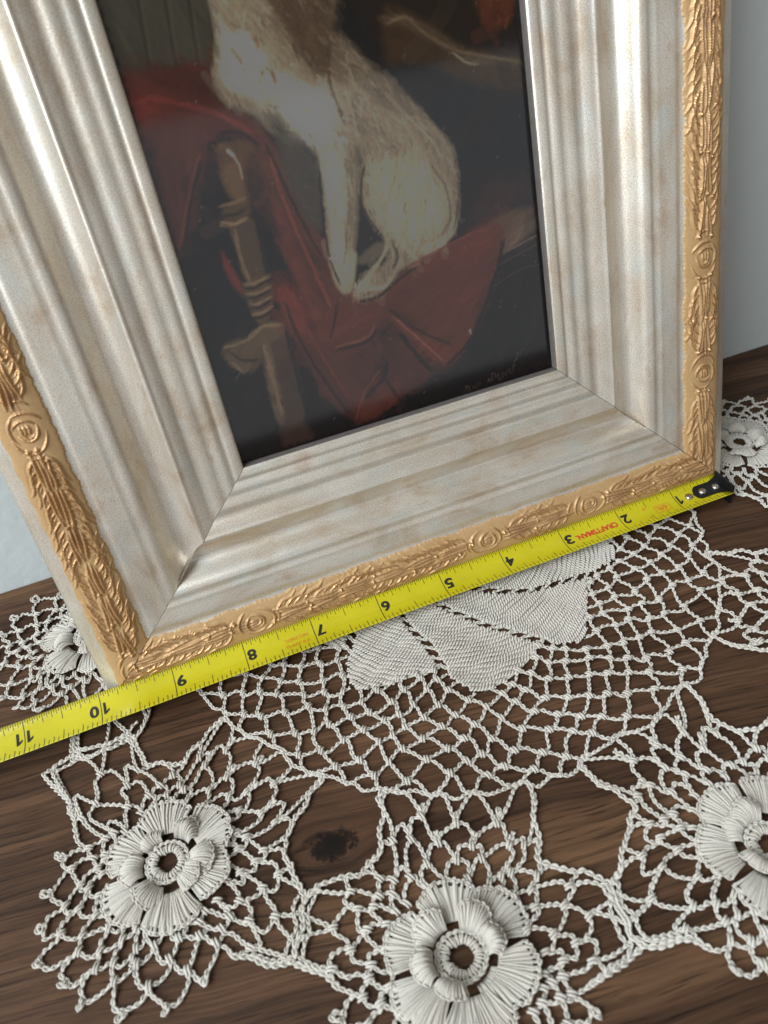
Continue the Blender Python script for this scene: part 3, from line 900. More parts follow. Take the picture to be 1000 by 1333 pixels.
def poly_mask(name, soft=1.0):
    p = np.array(SHAPES[name])
    j = RNG.normal(0, 0.15, p.shape)
    p = resample(p + j, 0.8, True)
    m = np.zeros((CW, CH), bool)
    i0 = max(0, int((p[:, 0].min() - PU0) * PXMM) - 2); i1 = min(CW, int((p[:, 0].max() - PU0) * PXMM) + 3)
    j0 = max(0, int((p[:, 1].min() - PV0) * PXMM) - 2); j1 = min(CH, int((p[:, 1].max() - PV0) * PXMM) + 3)
    if i1 <= i0 or j1 <= j0: return m.astype(float)
    U, V = UU[i0:i1, j0:j1], VV[i0:i1, j0:j1]
    s = np.zeros(U.shape, bool)
    for a, b in zip(p, np.roll(p, -1, 0)):
        if a[1] == b[1]: continue
        cond = (a[1] > V) != (b[1] > V)
        xi = (b[0] - a[0]) * (V - a[1]) / (b[1] - a[1]) + a[0]
        s ^= cond & (U < xi)
    m[i0:i1, j0:j1] = s
    return blur(m.astype(float), int(round(soft)))


def fill(name, col, alpha=1.0, soft=1.0):
    global IMG
    m = poly_mask(name, soft)[..., None] * alpha
    IMG = IMG * (1 - m) + lin(*col) * m


def dab(p, w, col, alpha=0.8):
    """one brush stroke along the points p (mm), w mm wide, bristly across its width"""
    p = np.asarray(p, float)
    i0 = max(0, int((p[:, 0].min() - w - PU0) * PXMM)); i1 = min(CW, int((p[:, 0].max() + w - PU0) * PXMM) + 2)
    j0 = max(0, int((p[:, 1].min() - w - PV0) * PXMM)); j1 = min(CH, int((p[:, 1].max() + w - PV0) * PXMM) + 2)
    if i1 - i0 < 1 or j1 - j0 < 1: return
    U, V = UU[i0:i1, j0:j1], VV[i0:i1, j0:j1]
    best = np.full(U.shape, 1e9); tt = np.zeros(U.shape)
    n = len(p) - 1
    for k in range(n):
        a, b = p[k], p[k + 1]
        d = b - a
        t = np.clip(((U - a[0]) * d[0] + (V - a[1]) * d[1]) / (d @ d + 1e-9), 0, 1)
        q = np.hypot(U - a[0] - t * d[0], V - a[1] - t * d[1])
        s = q < best
        best = np.where(s, q, best); tt = np.where(s, (k + t) / n, tt)
    m = np.clip((w * 0.5 - best) * PXMM + 0.5, 0, 1) * alpha * (1 - 0.55 * tt)
    IMG[i0:i1, j0:j1] = IMG[i0:i1, j0:j1] * (1 - m[..., None]) + np.asarray(col) * m[..., None]


def scumble(mask, n, ang, spread, ln, w, jit, alpha=0.6, tint=None):
    """strokes scattered in a mask, each taking the colour already under it, lighter or darker"""
    idx = np.argwhere(mask > 0.5)
    if len(idx) == 0: return
    for k in RNG.integers(0, len(idx), n):
        i, j = idx[k]
        u, v = UU[i, j], VV[i, j]
        a = math.radians((ang(u, v) if callable(ang) else ang) + RNG.normal(0, spread))
        L = ln * RNG.uniform(0.5, 1.4)
        d = np.array([math.cos(a), math.sin(a)]); nn = np.array([-d[1], d[0]])
        bend = RNG.normal(0, 0.12) * L
        p = np.array([u, v]) + np.array([d * -L / 2, nn * bend, d * L / 2])
        c = IMG[i, j] * math.exp(RNG.normal(0, jit))
        if tint is not None and RNG.random() < 0.3: c = c * 0.6 + lin(*tint) * 0.4
        dab(p, w * RNG.uniform(0.6, 1.4), np.clip(c, 0, 1), alpha)


# grounds
IMG[:] = lin(32, 31, 36)
fill('wallgrey', (88, 84, 73), 1, 4)
fill('topright_brown', (44, 32, 23), 1, 4)
dark_right = (UU > 70) & (VV > 40) & (VV < 100)
IMG[dark_right] = IMG[dark_right] * 0.5 + lin(40, 44, 52) * 0.5
IMG = np.stack([blur(IMG[..., k], 5) for k in range(3)], -1)
scumble(np.ones((CW, CH)), 1400, 80, 18, 8, 1.6, 0.10, 0.4)
m = poly_mask('wallgrey', 2)
scumble(m, 300, 103, 6, 12, 1.0, 0.12, 0.5)
for u0 in (8.0, 15.0, 21.0, 26.0):      # upright boards
    dab([(u0 + 3, 135), (u0 + 1, 122), (u0 - 1, 104)], 0.7, lin(56, 52, 46), 0.7)
    dab([(u0 + 4.0, 135), (u0 + 2.0, 122), (u0 + .1, 106)], 0.5, lin(112, 106, 92), 0.5)
fill('tan_area', (84, 62, 40), 1, 3)
scumble(poly_mask('tan_area', 1), 140, 150, 20, 5, 1.0, 0.16, 0.5)
fill('tan_band', (112, 92, 68), 0.8, 2)
scumble(poly_mask('tan_band', 1), 110, -28, 8, 4, 0.6, 0.18, 0.5, (132, 112, 86))
fill('orange', (112, 60, 38), 1, 2)
scumble(poly_mask('orange', 1), 60, 60, 40, 2.5, 0.6, 0.25, 0.6, (200, 116, 76))
fill('pinkshade', (84, 54, 54), 0.7, 6)
fill('rail_right', (122, 100, 84), 0.9, 2)
fill('rail_hi', (144, 122, 104), 0.8, 1)
scumble(poly_mask('rail_right', 1), 90, 25, 8, 5, 0.6, 0.16, 0.5)
# drapery and chair
fill('drape_top', (106, 58, 50), 1, 1)
fill('drape_dark', (78, 46, 44), 0.85, 3)
fill('drape_light', (160, 72, 63), 0.85, 3)
fill('fold_dark1', (36, 33, 38), 0.95, 1)
fill('fold_brown', (88, 55, 48), 0.9, 2)
scumble(poly_mask('drape_top', 1), 320, lambda u, v: 72 if v < 95 and u < 22 else -22, 10, 6, 0.8, 0.11, 0.45)
fill('fold_dark2', (33, 33, 40), 0.97, 1)
fill('collar1', (106, 84, 64), 0.95, 1)
fill('shaft', (100, 80, 64), 0.95, 1)
fill('knob', (108, 82, 60), 1, 1)
fill('knob_hi', (130, 101, 74), 0.9, 2)
fill('knob_sh', (60, 47, 42), 0.9, 2)
fill('rings', (110, 90, 72), 0.95, 1)
fill('block', (92, 74, 64), 0.95, 1)
fill('block_hi', (132, 114, 94), 0.8, 1)
fill('cap', (122, 100, 80), 0.95, 1)
fill('crossbar', (118, 98, 80), 0.95, 1)
fill('foot', (88, 66, 56), 0.8, 2)
for nm, an in (('knob', -65), ('shaft', -72), ('block', -72), ('crossbar', 40)):
    scumble(poly_mask(nm, 1), 70, an, 8, 3.5, 0.5, 0.12, 0.5)
fill('redleaf1', (136, 64, 58), 0.95, 1)
fill('redleaf2', (104, 65, 56), 1, 1)
fill('redleaf2_hi', (150, 66, 60), 0.9, 2)
fill('strip', (110, 67, 58), 1, 1)
fill('strip_dark', (74, 46, 43), 0.7, 3)
fill('strip_hi', (142, 78, 67), 0.8, 2)
fill('flap', (122, 66, 57), 0.9, 2)
fill('cushion', (116, 66, 55), 1, 1)
fill('cushion_hi', (136, 74, 65), 0.7, 4)
fill('cush_fold_dark', (76, 42, 39), 0.8, 2)
fill('cush_fold_hi', (142, 76, 63), 0.7, 2)
fill('dark_gap', (44, 36, 40), 0.9, 1)
fill('step', (104, 62, 54), 0.95, 1)
fill('step2', (124, 68, 58), 0.95, 1)
for nm, an in (('strip', -58), ('redleaf2', -60), ('cushion', 25), ('step', -40), ('step2', 25)):
    scumble(poly_mask(nm, 1), 240, an, 10, 6, 0.8, 0.08, 0.45)
for nm, an in (('strip', -58), ('redleaf2', -60), ('cushion', 28), ('drape_top', -25), ('fold_brown', 75), ('flap', 15)):
    scumble(poly_mask(nm, 2), 60, an, 10, 16, 3.6, 0.20, 0.25)
    scumble(poly_mask(nm, 2), 60, an, 8, 9, 1.3, 0.16, 0.3)
bgm = 1 - np.clip(sum(poly_mask(nm, 1) for nm in ('strip', 'redleaf2', 'cushion', 'drape_top', 'dog', 'wallgrey', 'tan_area', 'block', 'knob', 'shaft')), 0, 1)
scumble(bgm, 120, 60, 40, 14, 4.0, 0.25, 0.35, (70, 50, 38))
scumble(bgm, 200, 80, 30, 7, 1.4, 0.22, 0.35, (62, 56, 52))
# the dog
fill('dog', (158, 145, 126), 1, 1)
dm = poly_mask('dog', 1)
fill('belly_sh', (96, 90, 82), 0.85, 3)
fill('chest_hi', (222, 208, 186), 0.9, 3)
fill('haunch_hi', (188, 174, 151), 0.8, 4)
fill('leg_hi', (204, 190, 165), 0.85, 2)
fill('brown_patch', (100, 78, 60), 0.9, 4)
fill('back_shade', (122, 108, 90), 0.7, 4)
fill('gapleg', (50, 48, 49), 0.95, 1)
fill('back_leg_beige', (132, 120, 104), 0.8, 1)
fill('leg2', (138, 126, 108), 0.9, 1)
fill('paw', (196, 182, 158), 0.9, 1)
dm2 = dm * (1 - poly_mask('gapleg', 1))


def fur(u, v):
    if v > 88 and u < 62: return -66 + (u - 40) * 0.8       # ruff falls down and right
    if u < 64: return -84                                   # fore legs
    if v > 82: return -52
    return -100 + (u - 78) * 1.5


scumble(dm2, 500, fur, 14, 7.0, 2.0, 0.20, 0.35)
scumble(dm2, 2600, fur, 11, 3.0, 0.40, 0.26, 0.55)
scumble(dm2, 1100, fur, 12, 3.0, 0.38, 0.30, 0.55, (222, 210, 190))
scumble(poly_mask('chest_hi', 1), 520, lambda u, v: fur(u, v) + 8, 24, 3.4, 0.6, 0.30, 0.75, (236, 224, 202))
scumble(poly_mask('haunch_hi', 1), 260, fur, 9, 4.5, 0.45, 0.15, 0.5, (214, 200, 176))
scumble(poly_mask('brown_patch', 1), 200, -60, 12, 4, 0.6, 0.15, 0.5, (128, 98, 70))
scumble(poly_mask('belly_sh', 1), 140, -60, 20, 3, 0.5, 0.16, 0.45)
fill('curve_tail', (196, 182, 158), 0.8, 1)
scumble((dm > 0.35) & (dm < 0.65), 300, fur, 12, 1.6, 0.4, 0.12, 0.5)
# drawing lines: folds, contours, highlights
for pts, w, col, al in LINES:
    p = resample(np.array(pts), 0.9)
    if min(col) > 125: al, w = al * 0.5, w * 0.8
    else: al *= 0.8
    for k in range(len(p) - 2):            # laid as short overlapping touches
        for _ in range(2):
            q = p[k:k + 4] + RNG.normal(0, 0.10 + 0.16 * w, 2) + RNG.normal(0, 0.06, (len(p[k:k + 4]), 2))
            dab(q, w * RNG.uniform(0.35, 0.9), lin(*col) * math.exp(RNG.normal(0, 0.14)), al * 0.75)
# lettering scratched at the foot (not readable) and stray specks of white
for nm in ('sig', 'sig2'):
    s = resample(np.array(SHAPES[nm]), 0.5)
    s = s + np.stack([0.5 * np.sin(np.arange(len(s)) * 1.9), 0.9 * np.sin(np.arange(len(s)) * 1.3)], 1)
    dab(s, 0.34, lin(120, 104, 92), 0.8)
for k in range(40):
    u, v = RNG.uniform(0, 116), RNG.uniform(0, 120)
    dab([(u, v), (u + 0.3, v + 0.2)], 0.36, lin(150, 140, 125), 0.7)
dab(SHAPES["glint"], 0.55, lin(225, 205, 180), 0.9)
dab(SHAPES["glint"][:2], 1.1, lin(240, 230, 215), 0.9)
dab(SHAPES["cushspeck"], 0.9, lin(215, 205, 200), 0.9)
# the panel darkens towards its edges, along a wavy line
rim = np.minimum(np.minimum(UU - PU0, PU1 - UU), np.minimum(VV - PV0, PV1 - VV)) - 1.5
rim = rim + 0.35 * np.sin(UU * 2.1) * np.sin(VV * 1.7)
k = np.clip(1 - rim / 1.6, 0, 1)[..., None] * 0.85
IMG = IMG * (1 - k) + lin(22, 16, 14) * k
weave = 1 + RNG.normal(0, 0.03, UU.shape)
# a last pass of loaded-brush touches over the coat, then the varnished tone of the whole
scumble(dm2, 900, lambda u, v: fur(u, v) + 6, 22, 2.2, 0.55, 0.42, 0.6)
IMG = np.clip(2.6 * np.maximum(IMG, 0) ** 1.04 * weave[..., None], 0.003, 0.95)

PD = 0.0130
pv = np.stack([UU / 1000 + RW, np.full(UU.shape, PD), VV / 1000 + RWB], -1).reshape(-1, 3)
pc = np.concatenate([IMG.reshape(-1, 3), np.ones((CW * CH, 1))], 1)
pme = np_mesh("painting", pv, grid_quads(CW, CH), None, MAT['painting'], True, None, pc)
po = link("painting", pme, frame)
prop(po, "oil painting of a white dog seated beside a chair draped in red")
gm = MB()
gx0, gx1, gz0, gz1 = RW - 0.0014, FW - RW + 0.0014, RWB - 0.0014, FH - RWB + 0.0014
gm.add([(gx0, 0.0118, gz0), (gx1, 0.0118, gz0), (gx1, 0.0118, gz1), (gx0, 0.0118, gz1)], [(0, 1, 2, 3)])
link("glass_pane", gm.mesh("glass_pane", MAT['glass'], False), frame)
bm_ = MB()
bm_.box(RW - 0.004, FW - RW + 0.004, 0.0136, 0.0149, RWB - 0.004, FH - RWB + 0.004)
link("backing_board", bm_.mesh("backing_board", MAT['board'], False), frame)

# ------------------------------------------------------------------ measuring tape
IN = 0.0254
BLW = 0.0125
tape = empty("measuring_tape", loc=(0, 0, 0))
prop(tape, "yellow steel tape measure blade laid along the foot of the picture frame", "tape measure")
TB_Y, TB_Z, TILT = 0.0022, 0.0086, math.radians(8.0)


def blade(x, w, up=0.0):
    """x metres along (zero at the hook, growing to the left), w metres from the edge by the frame"""
    x = np.asarray(x, float); w = np.asarray(w, float)
    k = 2 * w / BLW - 1
    sag = 0.0016 * (1 - k * k)
    bow = 0.0006 * np.sin(x * 9.0)
    y = TB_Y - w * math.cos(TILT)
    z = TB_Z - w * math.sin(TILT) - sag + bow + up
    return np.stack([-x, y + 0 * x, z + 0 * x], -1)


XE = 0.46
nx, nw = 120, 13
X, Wd = np.meshgrid(np.linspace(0.0034, XE, nx), np.linspace(0, BLW, nw), indexing='ij')
top = blade(X, Wd, 0.0).reshape(-1, 3)
bot = blade(X, Wd, -0.00014).reshape(-1, 3)
qt = grid_quads(nx, nw)
qb = grid_quads(nx, nw, nx * nw)[:, ::-1]
rims = []
for i in range(nx - 1):
    a, b = i * nw, (i + 1) * nw
    rims.append((a, a + nx * nw, b + nx * nw, b))
    a, b = i * nw + nw - 1, (i + 1) * nw + nw - 1
    rims.append((b, b + nx * nw, a + nx * nw, a))
for j in range(nw - 1):
    rims.append((j + 1, j + 1 + nx * nw, j + nx * nw, j))
    e = (nx - 1) * nw + j
    rims.append((e, e + nx * nw, e + 1 + nx * nw, e + 1))
bl = link("blade", np_mesh("blade", np.vstack([top, bot]), np.vstack([qt, qb, np.array(rims)]), None, MAT['tape']), tape)

UPK = 0.00006


def tick(mb, x, w0, w1, t):
    ws = np.linspace(w0, w1, max(2, int(abs(w1 - w0) / 0.0012) + 2))
    a = blade(np.full(len(ws), x - t / 2), ws, UPK)
    b = blade(np.full(len(ws), x + t / 2), ws, UPK)
    n = len(ws)
    mb.add(np.vstack([a, b]), [(i, i + 1, n + i + 1, n + i) for i in range(n - 1)])


tk = MB()
for i in range(1, int(XE / IN * 32)):
    x = i * IN / 32
    if x < 0.0052: continue
    if i % 32 == 0:
        tick(tk, x, 0.0, BLW, 0.00026)
        continue
    ln = 0.0038 if i % 16 == 0 else 0.0027 if i % 8 == 0 else 0.0021 if i % 4 == 0 else 0.0016 if i % 2 == 0 else 0.0011
    tick(tk, x, 0.0, ln, 0.00019)
    if i % 2 == 0:
        ln = 0.0046 if i % 16 == 0 else 0.0036 if i % 8 == 0 else 0.0029 if i % 4 == 0 else 0.0021
        tick(tk, x, BLW - ln, BLW, 0.00019)
link("tick_marks", tk.mesh("tick_marks", MAT['ink'], False), bl)


def text_tris(s, bold=0.0):
    cu = bpy.data.curves.new("txt", 'FONT')
    cu.body = s
    cu.size = 1.0
    cu.resolution_u = 4
    cu.offset = bold
    cu.fill_mode = 'FRONT'
    o = bpy.data.objects.new("txt", cu)
    COL.objects.link(o)
    dg = bpy.context.evaluated_depsgraph_get()
    me = bpy.data.meshes.new_from_object(o.evaluated_get(dg))
    me.calc_loop_triangles()
    v = np.array([tuple(p.co) for p in me.vertices])
    t = np.array([tuple(l.vertices) for l in me.loop_triangles])
    bpy.data.objects.remove(o)
    bpy.data.curves.remove(cu)
    bpy.data.meshes.remove(me)
    return v, t


def print_on_blade(name, s, x0, w0, height, width=None, mat='ink', bold=0.0, up=UPK * 1.5):
    """print reads away from the hook, so it stands upside down to someone facing the frame"""
    if s == '1':      # slab with a flag
        v = np.array([(0.55, 0, 0), (0.95, 0, 0), (0.95, 1.5, 0), (0.62, 1.5, 0), (0.0, 1.12, 0), (0.0, 0.80, 0), (0.55, 1.08, 0)])
        t = np.array([(0, 1, 2), (0, 2, 6), (6, 2, 3), (6, 3, 4), (6, 4, 5)])
    else:
        v, t = text_tris(s, bold)
    v = v - v.min(0)
    sy = height / v[:, 1].max()
    sx = sy if width is None else width / v[:, 0].max()
    P = blade(x0 + v[:, 0] * sx, w0 + v[:, 1] * sy, up)
    return link(name, np_mesh(name, P, None, t, MAT[mat], False), bl)


for k in range(1, 18):
    s = str(k)
    h = 0.0044
    w0 = 0.0036
    if k < 10:
        wd = 0.0032 if k != 1 else 0.0019
        print_on_blade("numeral", s, k * IN - 0.0007 - wd, w0, h, wd, 'ink', 0.034 if k > 1 else 0.012)
    else:
        print_on_blade("numeral", s[0], k * IN - 0.0008 - 0.0019, w0, h, 0.0019, 'ink', 0.012)
        print_on_blade("numeral", s[1], k * IN + 0.0008, w0, h, 0.0019 if s[1] == '1' else 0.0031, 'ink', 0.012 if s[1] == '1' else 0.034)
print_on_blade("lettering", "CRAFTSMAN.", 2.08 * IN, 0.0050, 0.0026, 0.0182, 'red', 0.04)
print_on_blade("lettering", "6ft", 1.19 * IN, 0.0052, 0.0024, 0.0042, 'orange', 0.01)
print_on_blade("lettering", "ft", 1.53 * IN, 0.0084, 0.0018, 0.0011, 'orange', 0.0)
print_on_blade("lettering", "m", 1.53 * IN, 0.0036, 0.0011, 0.0013, 'orange', 0.0)
print_on_blade("lettering", "P.R.APP'D", 7.10 * IN, 0.0074, 0.0013, 0.0086, 'orange', 0.0)
print_on_blade("lettering", "NO.3387C", 7.10 * IN, 0.0048, 0.0013, 0.0086, 'orange', 0.0)
bx = MB()
x0, x1, w0, w1, th = 1.14 * IN, 1.40 * IN, 0.0046, 0.0083, 0.00016
for (xa, xb, wa, wb) in ((x0, x1, w0, w0 + th), (x0, x1, w1 - th, w1), (x0, x0 + th, w0, w1), (x1 - th, x1, w0, w1)):
    P = blade(np.array([xa, xb, xb, xa]), np.array([wa, wa, wb, wb]), UPK * 1.4)
    bx.add(P, [(0, 1, 2, 3)])
link("print_box", bx.mesh("print_box", MAT['orange'], False), bl)

# hook: tongue riveted on the blade, plate turned down over its end
hook = MB()
xs = np.linspace(0.0030, 0.0172, 24)
cw = 0.0058
half = np.where(xs < 0.0085, 0.0052 - 0.0021 * np.clip((xs - 0.003) / 0.0055, 0, 1) ** 0.7, 0.0031)
half = half * np.sqrt(np.clip(1 - np.clip((xs - 0.0148) / 0.0024, 0, 1) ** 2, 0.0, 1))
half = np.maximum(half, 0.0002)
ks = np.linspace(-1, 1, 9)
tv, bv = [], []
for x, hf in zip(xs, half):
    tv.append(blade(np.full(9, x), cw + ks * hf, 0.00055))
    bv.append(blade(np.full(9, x), cw + ks * hf, 0.00005))
nt_ = len(xs)
tv, bv = np.array(tv).reshape(-1, 3), np.array(bv).reshape(-1, 3)
hq = list(grid_quads(nt_, 9)) + list(grid_quads(nt_, 9, nt_ * 9)[:, ::-1])
for i in range(nt_ - 1):
    a, b = i * 9, (i + 1) * 9
    hq.append((a, a + nt_ * 9, b + nt_ * 9, b))
    a, b = i * 9 + 8, (i + 1) * 9 + 8
    hq.append((b, b + nt_ * 9, a + nt_ * 9, a))
hook.add(np.vstack([tv, bv]), hq)
hook.box(-0.0036, -0.0027, TB_Y - BLW + 0.0012, TB_Y + 0.0036, 0.0006, TB_Z + 0.0008)
ho = link("end_hook", hook.mesh("end_hook", MAT['black_metal'], False), tape)
for x in (0.0070, 0.0133, 0.0196):
    rv = MB()
    n = 20
    prof = [(0.0016, 0.0004), (0.0016, 0.0009), (0.0013, 0.00125), (0.0008, 0.0014), (0.0, 0.00145)]
    base = blade(np.array([x]), np.array([cw]), 0.0)[0]
    zb = 0.0 if x < 0.0175 else -0.0004
    th = np.arange(n) * 2 * PI / n
    vv = [base + np.array([r * math.cos(a), r * math.sin(a), z + zb]) for r, z in prof[:-1] for a in th] + [base + np.array([0, 0, prof[-1][1] + zb])]
    qq = [(k * n + i, k * n + (i + 1) % n, (k + 1) * n + (i + 1) % n, (k + 1) * n + i) for k in range(len(prof) - 2) for i in range(n)]
    tt_ = [((len(prof) - 2) * n + i, (len(prof) - 2) * n + (i + 1) % n, len(vv) - 1) for i in range(n)]
    rv.add(vv, qq, tt_)
    link("rivet", rv.mesh("rivet", MAT['steel']), ho if x < 0.0175 else bl)

# ------------------------------------------------------------------ crocheted doily
DC = np.array([-0.1200, 0.0196])
R_RING, R_FLOWER = 0.1035, 0.1463
ANG = [172.0, 214.3, 249.0, 283.4, 321.0, 359.8, 396.0, 430.5, 465.0, 499.0]
doily = empty("crochet_doily", loc=(DC[0], DC[1], 0))
prop(doily, "off-white round crochet doily with ten raised flowers under the frame", "doily")


def warp(p, hf=1.0):
    """hand-made unevenness of the thread positions"""
    x, y = p[:, 0], p[:, 1]
    dx = 0.0011 * np.sin(70 * x + 95 * y + 1.0) + hf * 0.0011 * np.sin(210 * y - 140 * x + 2.2) + hf * 0.00055 * np.sin(560 * x + 430 * y) + hf * 0.0003 * np.sin(910 * y - 300 * x + 0.4)
    dy = 0.0011 * np.sin(85 * x - 60 * y + 0.3) + hf * 0.0011 * np.sin(190 * x + 170 * y + 4.0) + hf * 0.00055 * np.sin(520 * y - 470 * x + 1.1) + hf * 0.0003 * np.sin(870 * x + 350 * y + 2.0)
    return p + np.stack([dx, dy], 1)


def lay(p2, z=0.0010, hf=1.0):
    """flat points (metres, doily centred) -> warped points lying on the table"""
    p2 = warp(np.asarray(p2, float), hf)
    zz = z + 0.00030 * np.sin(330 * p2[:, 0] + 270 * p2[:, 1]) + 0.0002 * np.sin(800 * p2[:, 1] - 500 * p2[:, 0])
    return np.column_stack([p2, zz])


def cord(mb, p, closed=False, a=0.00029, r=0.00029, pitch=0.0020, ds=0.00038, strands=2, sides=4, phase=None, ply=False):
    """a crochet chain: a row of loops, each a V tucked into the one before; ply=True twists the strands instead"""
    c = resample(p, ds, closed)
    if closed: c = c[:-1]
    m = len(c)
    T = np.gradient(c, axis=0)
    T /= np.linalg.norm(T, axis=1, keepdims=True) + 1e-12
    S = np.cross(T, (0, 0, 1.0)); S /= np.linalg.norm(S, axis=1, keepdims=True) + 1e-9
    s = np.arange(m) * ds
    ph0 = RNG.uniform(0, 6.28) if phase is None else phase
    tens = 1 + 0.16 * np.sin(s * 260 + ph0 * 3) + 0.10 * np.sin(s * 610 + ph0)      # uneven tension
    up = np.array([0, 0, 1.0])
    if ply:
        for k in range(strands):
            ph = ph0 + 2 * PI * s / pitch + 2 * PI * k / strands
            q = c + S * (a * tens * np.cos(ph))[:, None] + up * (0.7 * a * np.sin(ph))[:, None] + RNG.normal(0, 0.00003, c.shape)
            mb.tube(q, r * (1 + RNG.normal(0, 0.05, m)), sides, closed)
        return
    u = s / (pitch * (1 + 0.06 * math.sin(ph0 * 5))) + ph0
    for k, sg in enumerate((-1, 1)):
        f = (u + 0.12 * k) % 1.0
        lat = np.where(f < 0.72, 0.18 + 0.98 * np.sin(f / 0.72 * PI / 2) ** 0.8, 0.18 + 0.98 * (1 - (f - 0.72) / 0.28) ** 1.3)
        hz = 0.00030 * np.sin(2 * PI * f - 0.9)
        q = c + S * (sg * a * 1.25 * tens * lat)[:, None] + up * hz[:, None] + RNG.normal(0, 0.000035, c.shape)
        mb.tube(q, r * (1 + RNG.normal(0, 0.06, m)), sides, closed)
    # the bump thread that runs along the back of a chain
    q = c - up * 0.00022 + S * (0.00018 * np.sin(2 * PI * u))[:, None]
    mb.tube(q, r * 1.05, sides, closed)


def knot(mb, p, ang):
    """two short wraps across a chain where the next round hooks on"""
    d = np.array([math.cos(ang), math.sin(ang)]); n = np.array([-d[1], d[0]])
    for o in (-0.00044, 0.00040):
        t = np.linspace(-1, 1, 6)
        q = np.column_stack([p[0] + d[0] * t * 0.00125 + n[0] * (o + 0.0003 * t), p[1] + d[1] * t * 0.00125 + n[1] * (o + 0.0003 * t),
                             p[2] + 0.0007 * (1 - t ** 2) + 0.0001])
        mb.tube(q, 0.00035, 5)


def pol(r, th):
    return np.stack([r * np.cos(th), r * np.sin(th)], -1)


# --- the pinwheel of ten close-worked blades in the middle
SP_R = [0.008, 0.012, 0.028, 0.0361, 0.0475, 0.058, 0.07]
SP_T = [-52, -40, -13, 0, 15, 22, 24]


def spiral(r): return np.interp(r, SP_R, SP_T)


def r_out(tp): return np.interp(tp, [0, 8, 20, 36], [0.0598, 0.0700, 0.0645, 0.0575])


def in_panel(r, th_deg):
    tp = (th_deg - 226.0 - spiral(r)) % 36.0
    return (r < r_out(tp) - 0.0012) & (r > 0.006)


for k in range(10):
    pm = MB()
    base = 226.0 + 36.0 * k
    # close rows of stitches
    r = 0.0075
    row = 0
    while r < 0.0700:
        gap = math.degrees(0.0018 / r)
        tp = np.linspace(gap, 36 - gap, max(6, int(36 * PI / 180 * r / 0.0006)))
        ok = r < r_out(tp)
        if ok.sum() >= 5:
            tp = tp[ok]
            th = np.radians(base + spiral(r) + tp)
            P = lay(pol(np.full(len(th), r), th), 0.00115, 0.25)
            cord(pm, P, a=0.00062, r=0.00039, pitch=0.0023, ds=0.00040, phase=row * 1.57, ply=True)
        r += 0.00172
        row += 1
    # the worked ground below the stitch rows
    rr = np.linspace(0.0072, 0.0705, 48)
    tt = np.linspace(0, 1, 14)
    vg = []
    for rv_ in rr:
        gap = math.degrees(0.00175 / rv_)
        t2 = gap + tt * (36 - 2 * gap)
        lim = r_out(t2)
        th = np.radians(base + spiral(min(rv_, 0.07)) + t2)
        rad = np.minimum(rv_, lim - 0.0003)
        vg.append(np.column_stack([warp(pol(rad, th), 0.25), np.full(14, 0.00075)]))
    pm.add(np.array(vg).reshape(-1, 3), grid_quads(48, 14))
    # the bars that cross the line of holes to the next blade
    for rb in np.arange(0.016, 0.060, 0.0042):
        g = math.degrees(0.0022 / rb)
        th = np.radians(base + spiral(rb) + np.linspace(-g, g, 5))
        cord(pm, lay(pol(rb + np.linspace(-0.0006, 0.0006, 5), th), 0.0010, 0.25), a=0.0003, r=0.00032)
    link("pinwheel_blade", pm.mesh("pinwheel_blade", MAT['cotton']), doily)

# --- the diamond net between the pinwheel and the ring
net = MB()
NL = 50
NROW = 11
RR = [0.0565 + (R_RING - 0.0565) * (k / NROW) ** 1.12 for k in range(NROW + 1)]
for k in range(NROW):
    off = 0.5 * (k % 2)
    pts, tag_ = [], []
    for j in range(NL):
        jit = RNG.normal(0, 0.05, 6)
        for (u, f) in ((0.0, 0.0), (0.13, 0.16), (0.33, 0.74), (0.5, 1.0), (0.67, 0.74), (0.87, 0.16)):
            th = (j + off + u + jit[0] * 0.4 * math.sin(PI * u)) * 2 * PI / NL + 0.06
            r = RR[k] + (RR[k + 1] - RR[k]) * (f * (1 + jit[1]) if 0 < f < 1 else f)
            pts.append((r, th))
    pts = np.array(pts + pts[:1])
    pts[-1, 1] += 2 * PI
    # split where the row disappears into the pinwheel
    d = resample(pts, 0.02)
    P2 = pol(pts[:, 0], pts[:, 1])
    dense = resample(P2, 0.0008)
    rr_ = np.hypot(dense[:, 0], dense[:, 1])
    tht = np.degrees(np.arctan2(dense[:, 1], dense[:, 0]))
    inside = in_panel(rr_, tht)
    if not inside.any():
        cord(net, lay(dense[::2]))
    else:
        start = None
        for i in range(len(dense) + 1):
            if i < len(dense) and not inside[i]:
                if start is None: start = i
            elif start is not None:
                if i - start > 4: cord(net, lay(dense[start:i:2] if i - start > 8 else dense[start:i]))
                start = None
    if k > 0:
        for j in range(NL):
            th = (j + off) * 2 * PI / NL + 0.06
            if not in_panel(RR[k], math.degrees(th)):
                p = lay(pol(np.array([RR[k]]), np.array([th])))[0]
                knot(net, p, th + RNG.normal(0, 0.15))
# ring
th = np.linspace(0, 2 * PI, 401)[:-1]
cord(net, lay(pol(R_RING + 0.0005 * np.cos(NL * (th - 0.06)), th)), closed=True)
o = link("diamond_net", net.mesh("diamond_net", MAT['cotton']), doily)
prop(o, "open diamond net worked round the solid middle", kind="stuff")

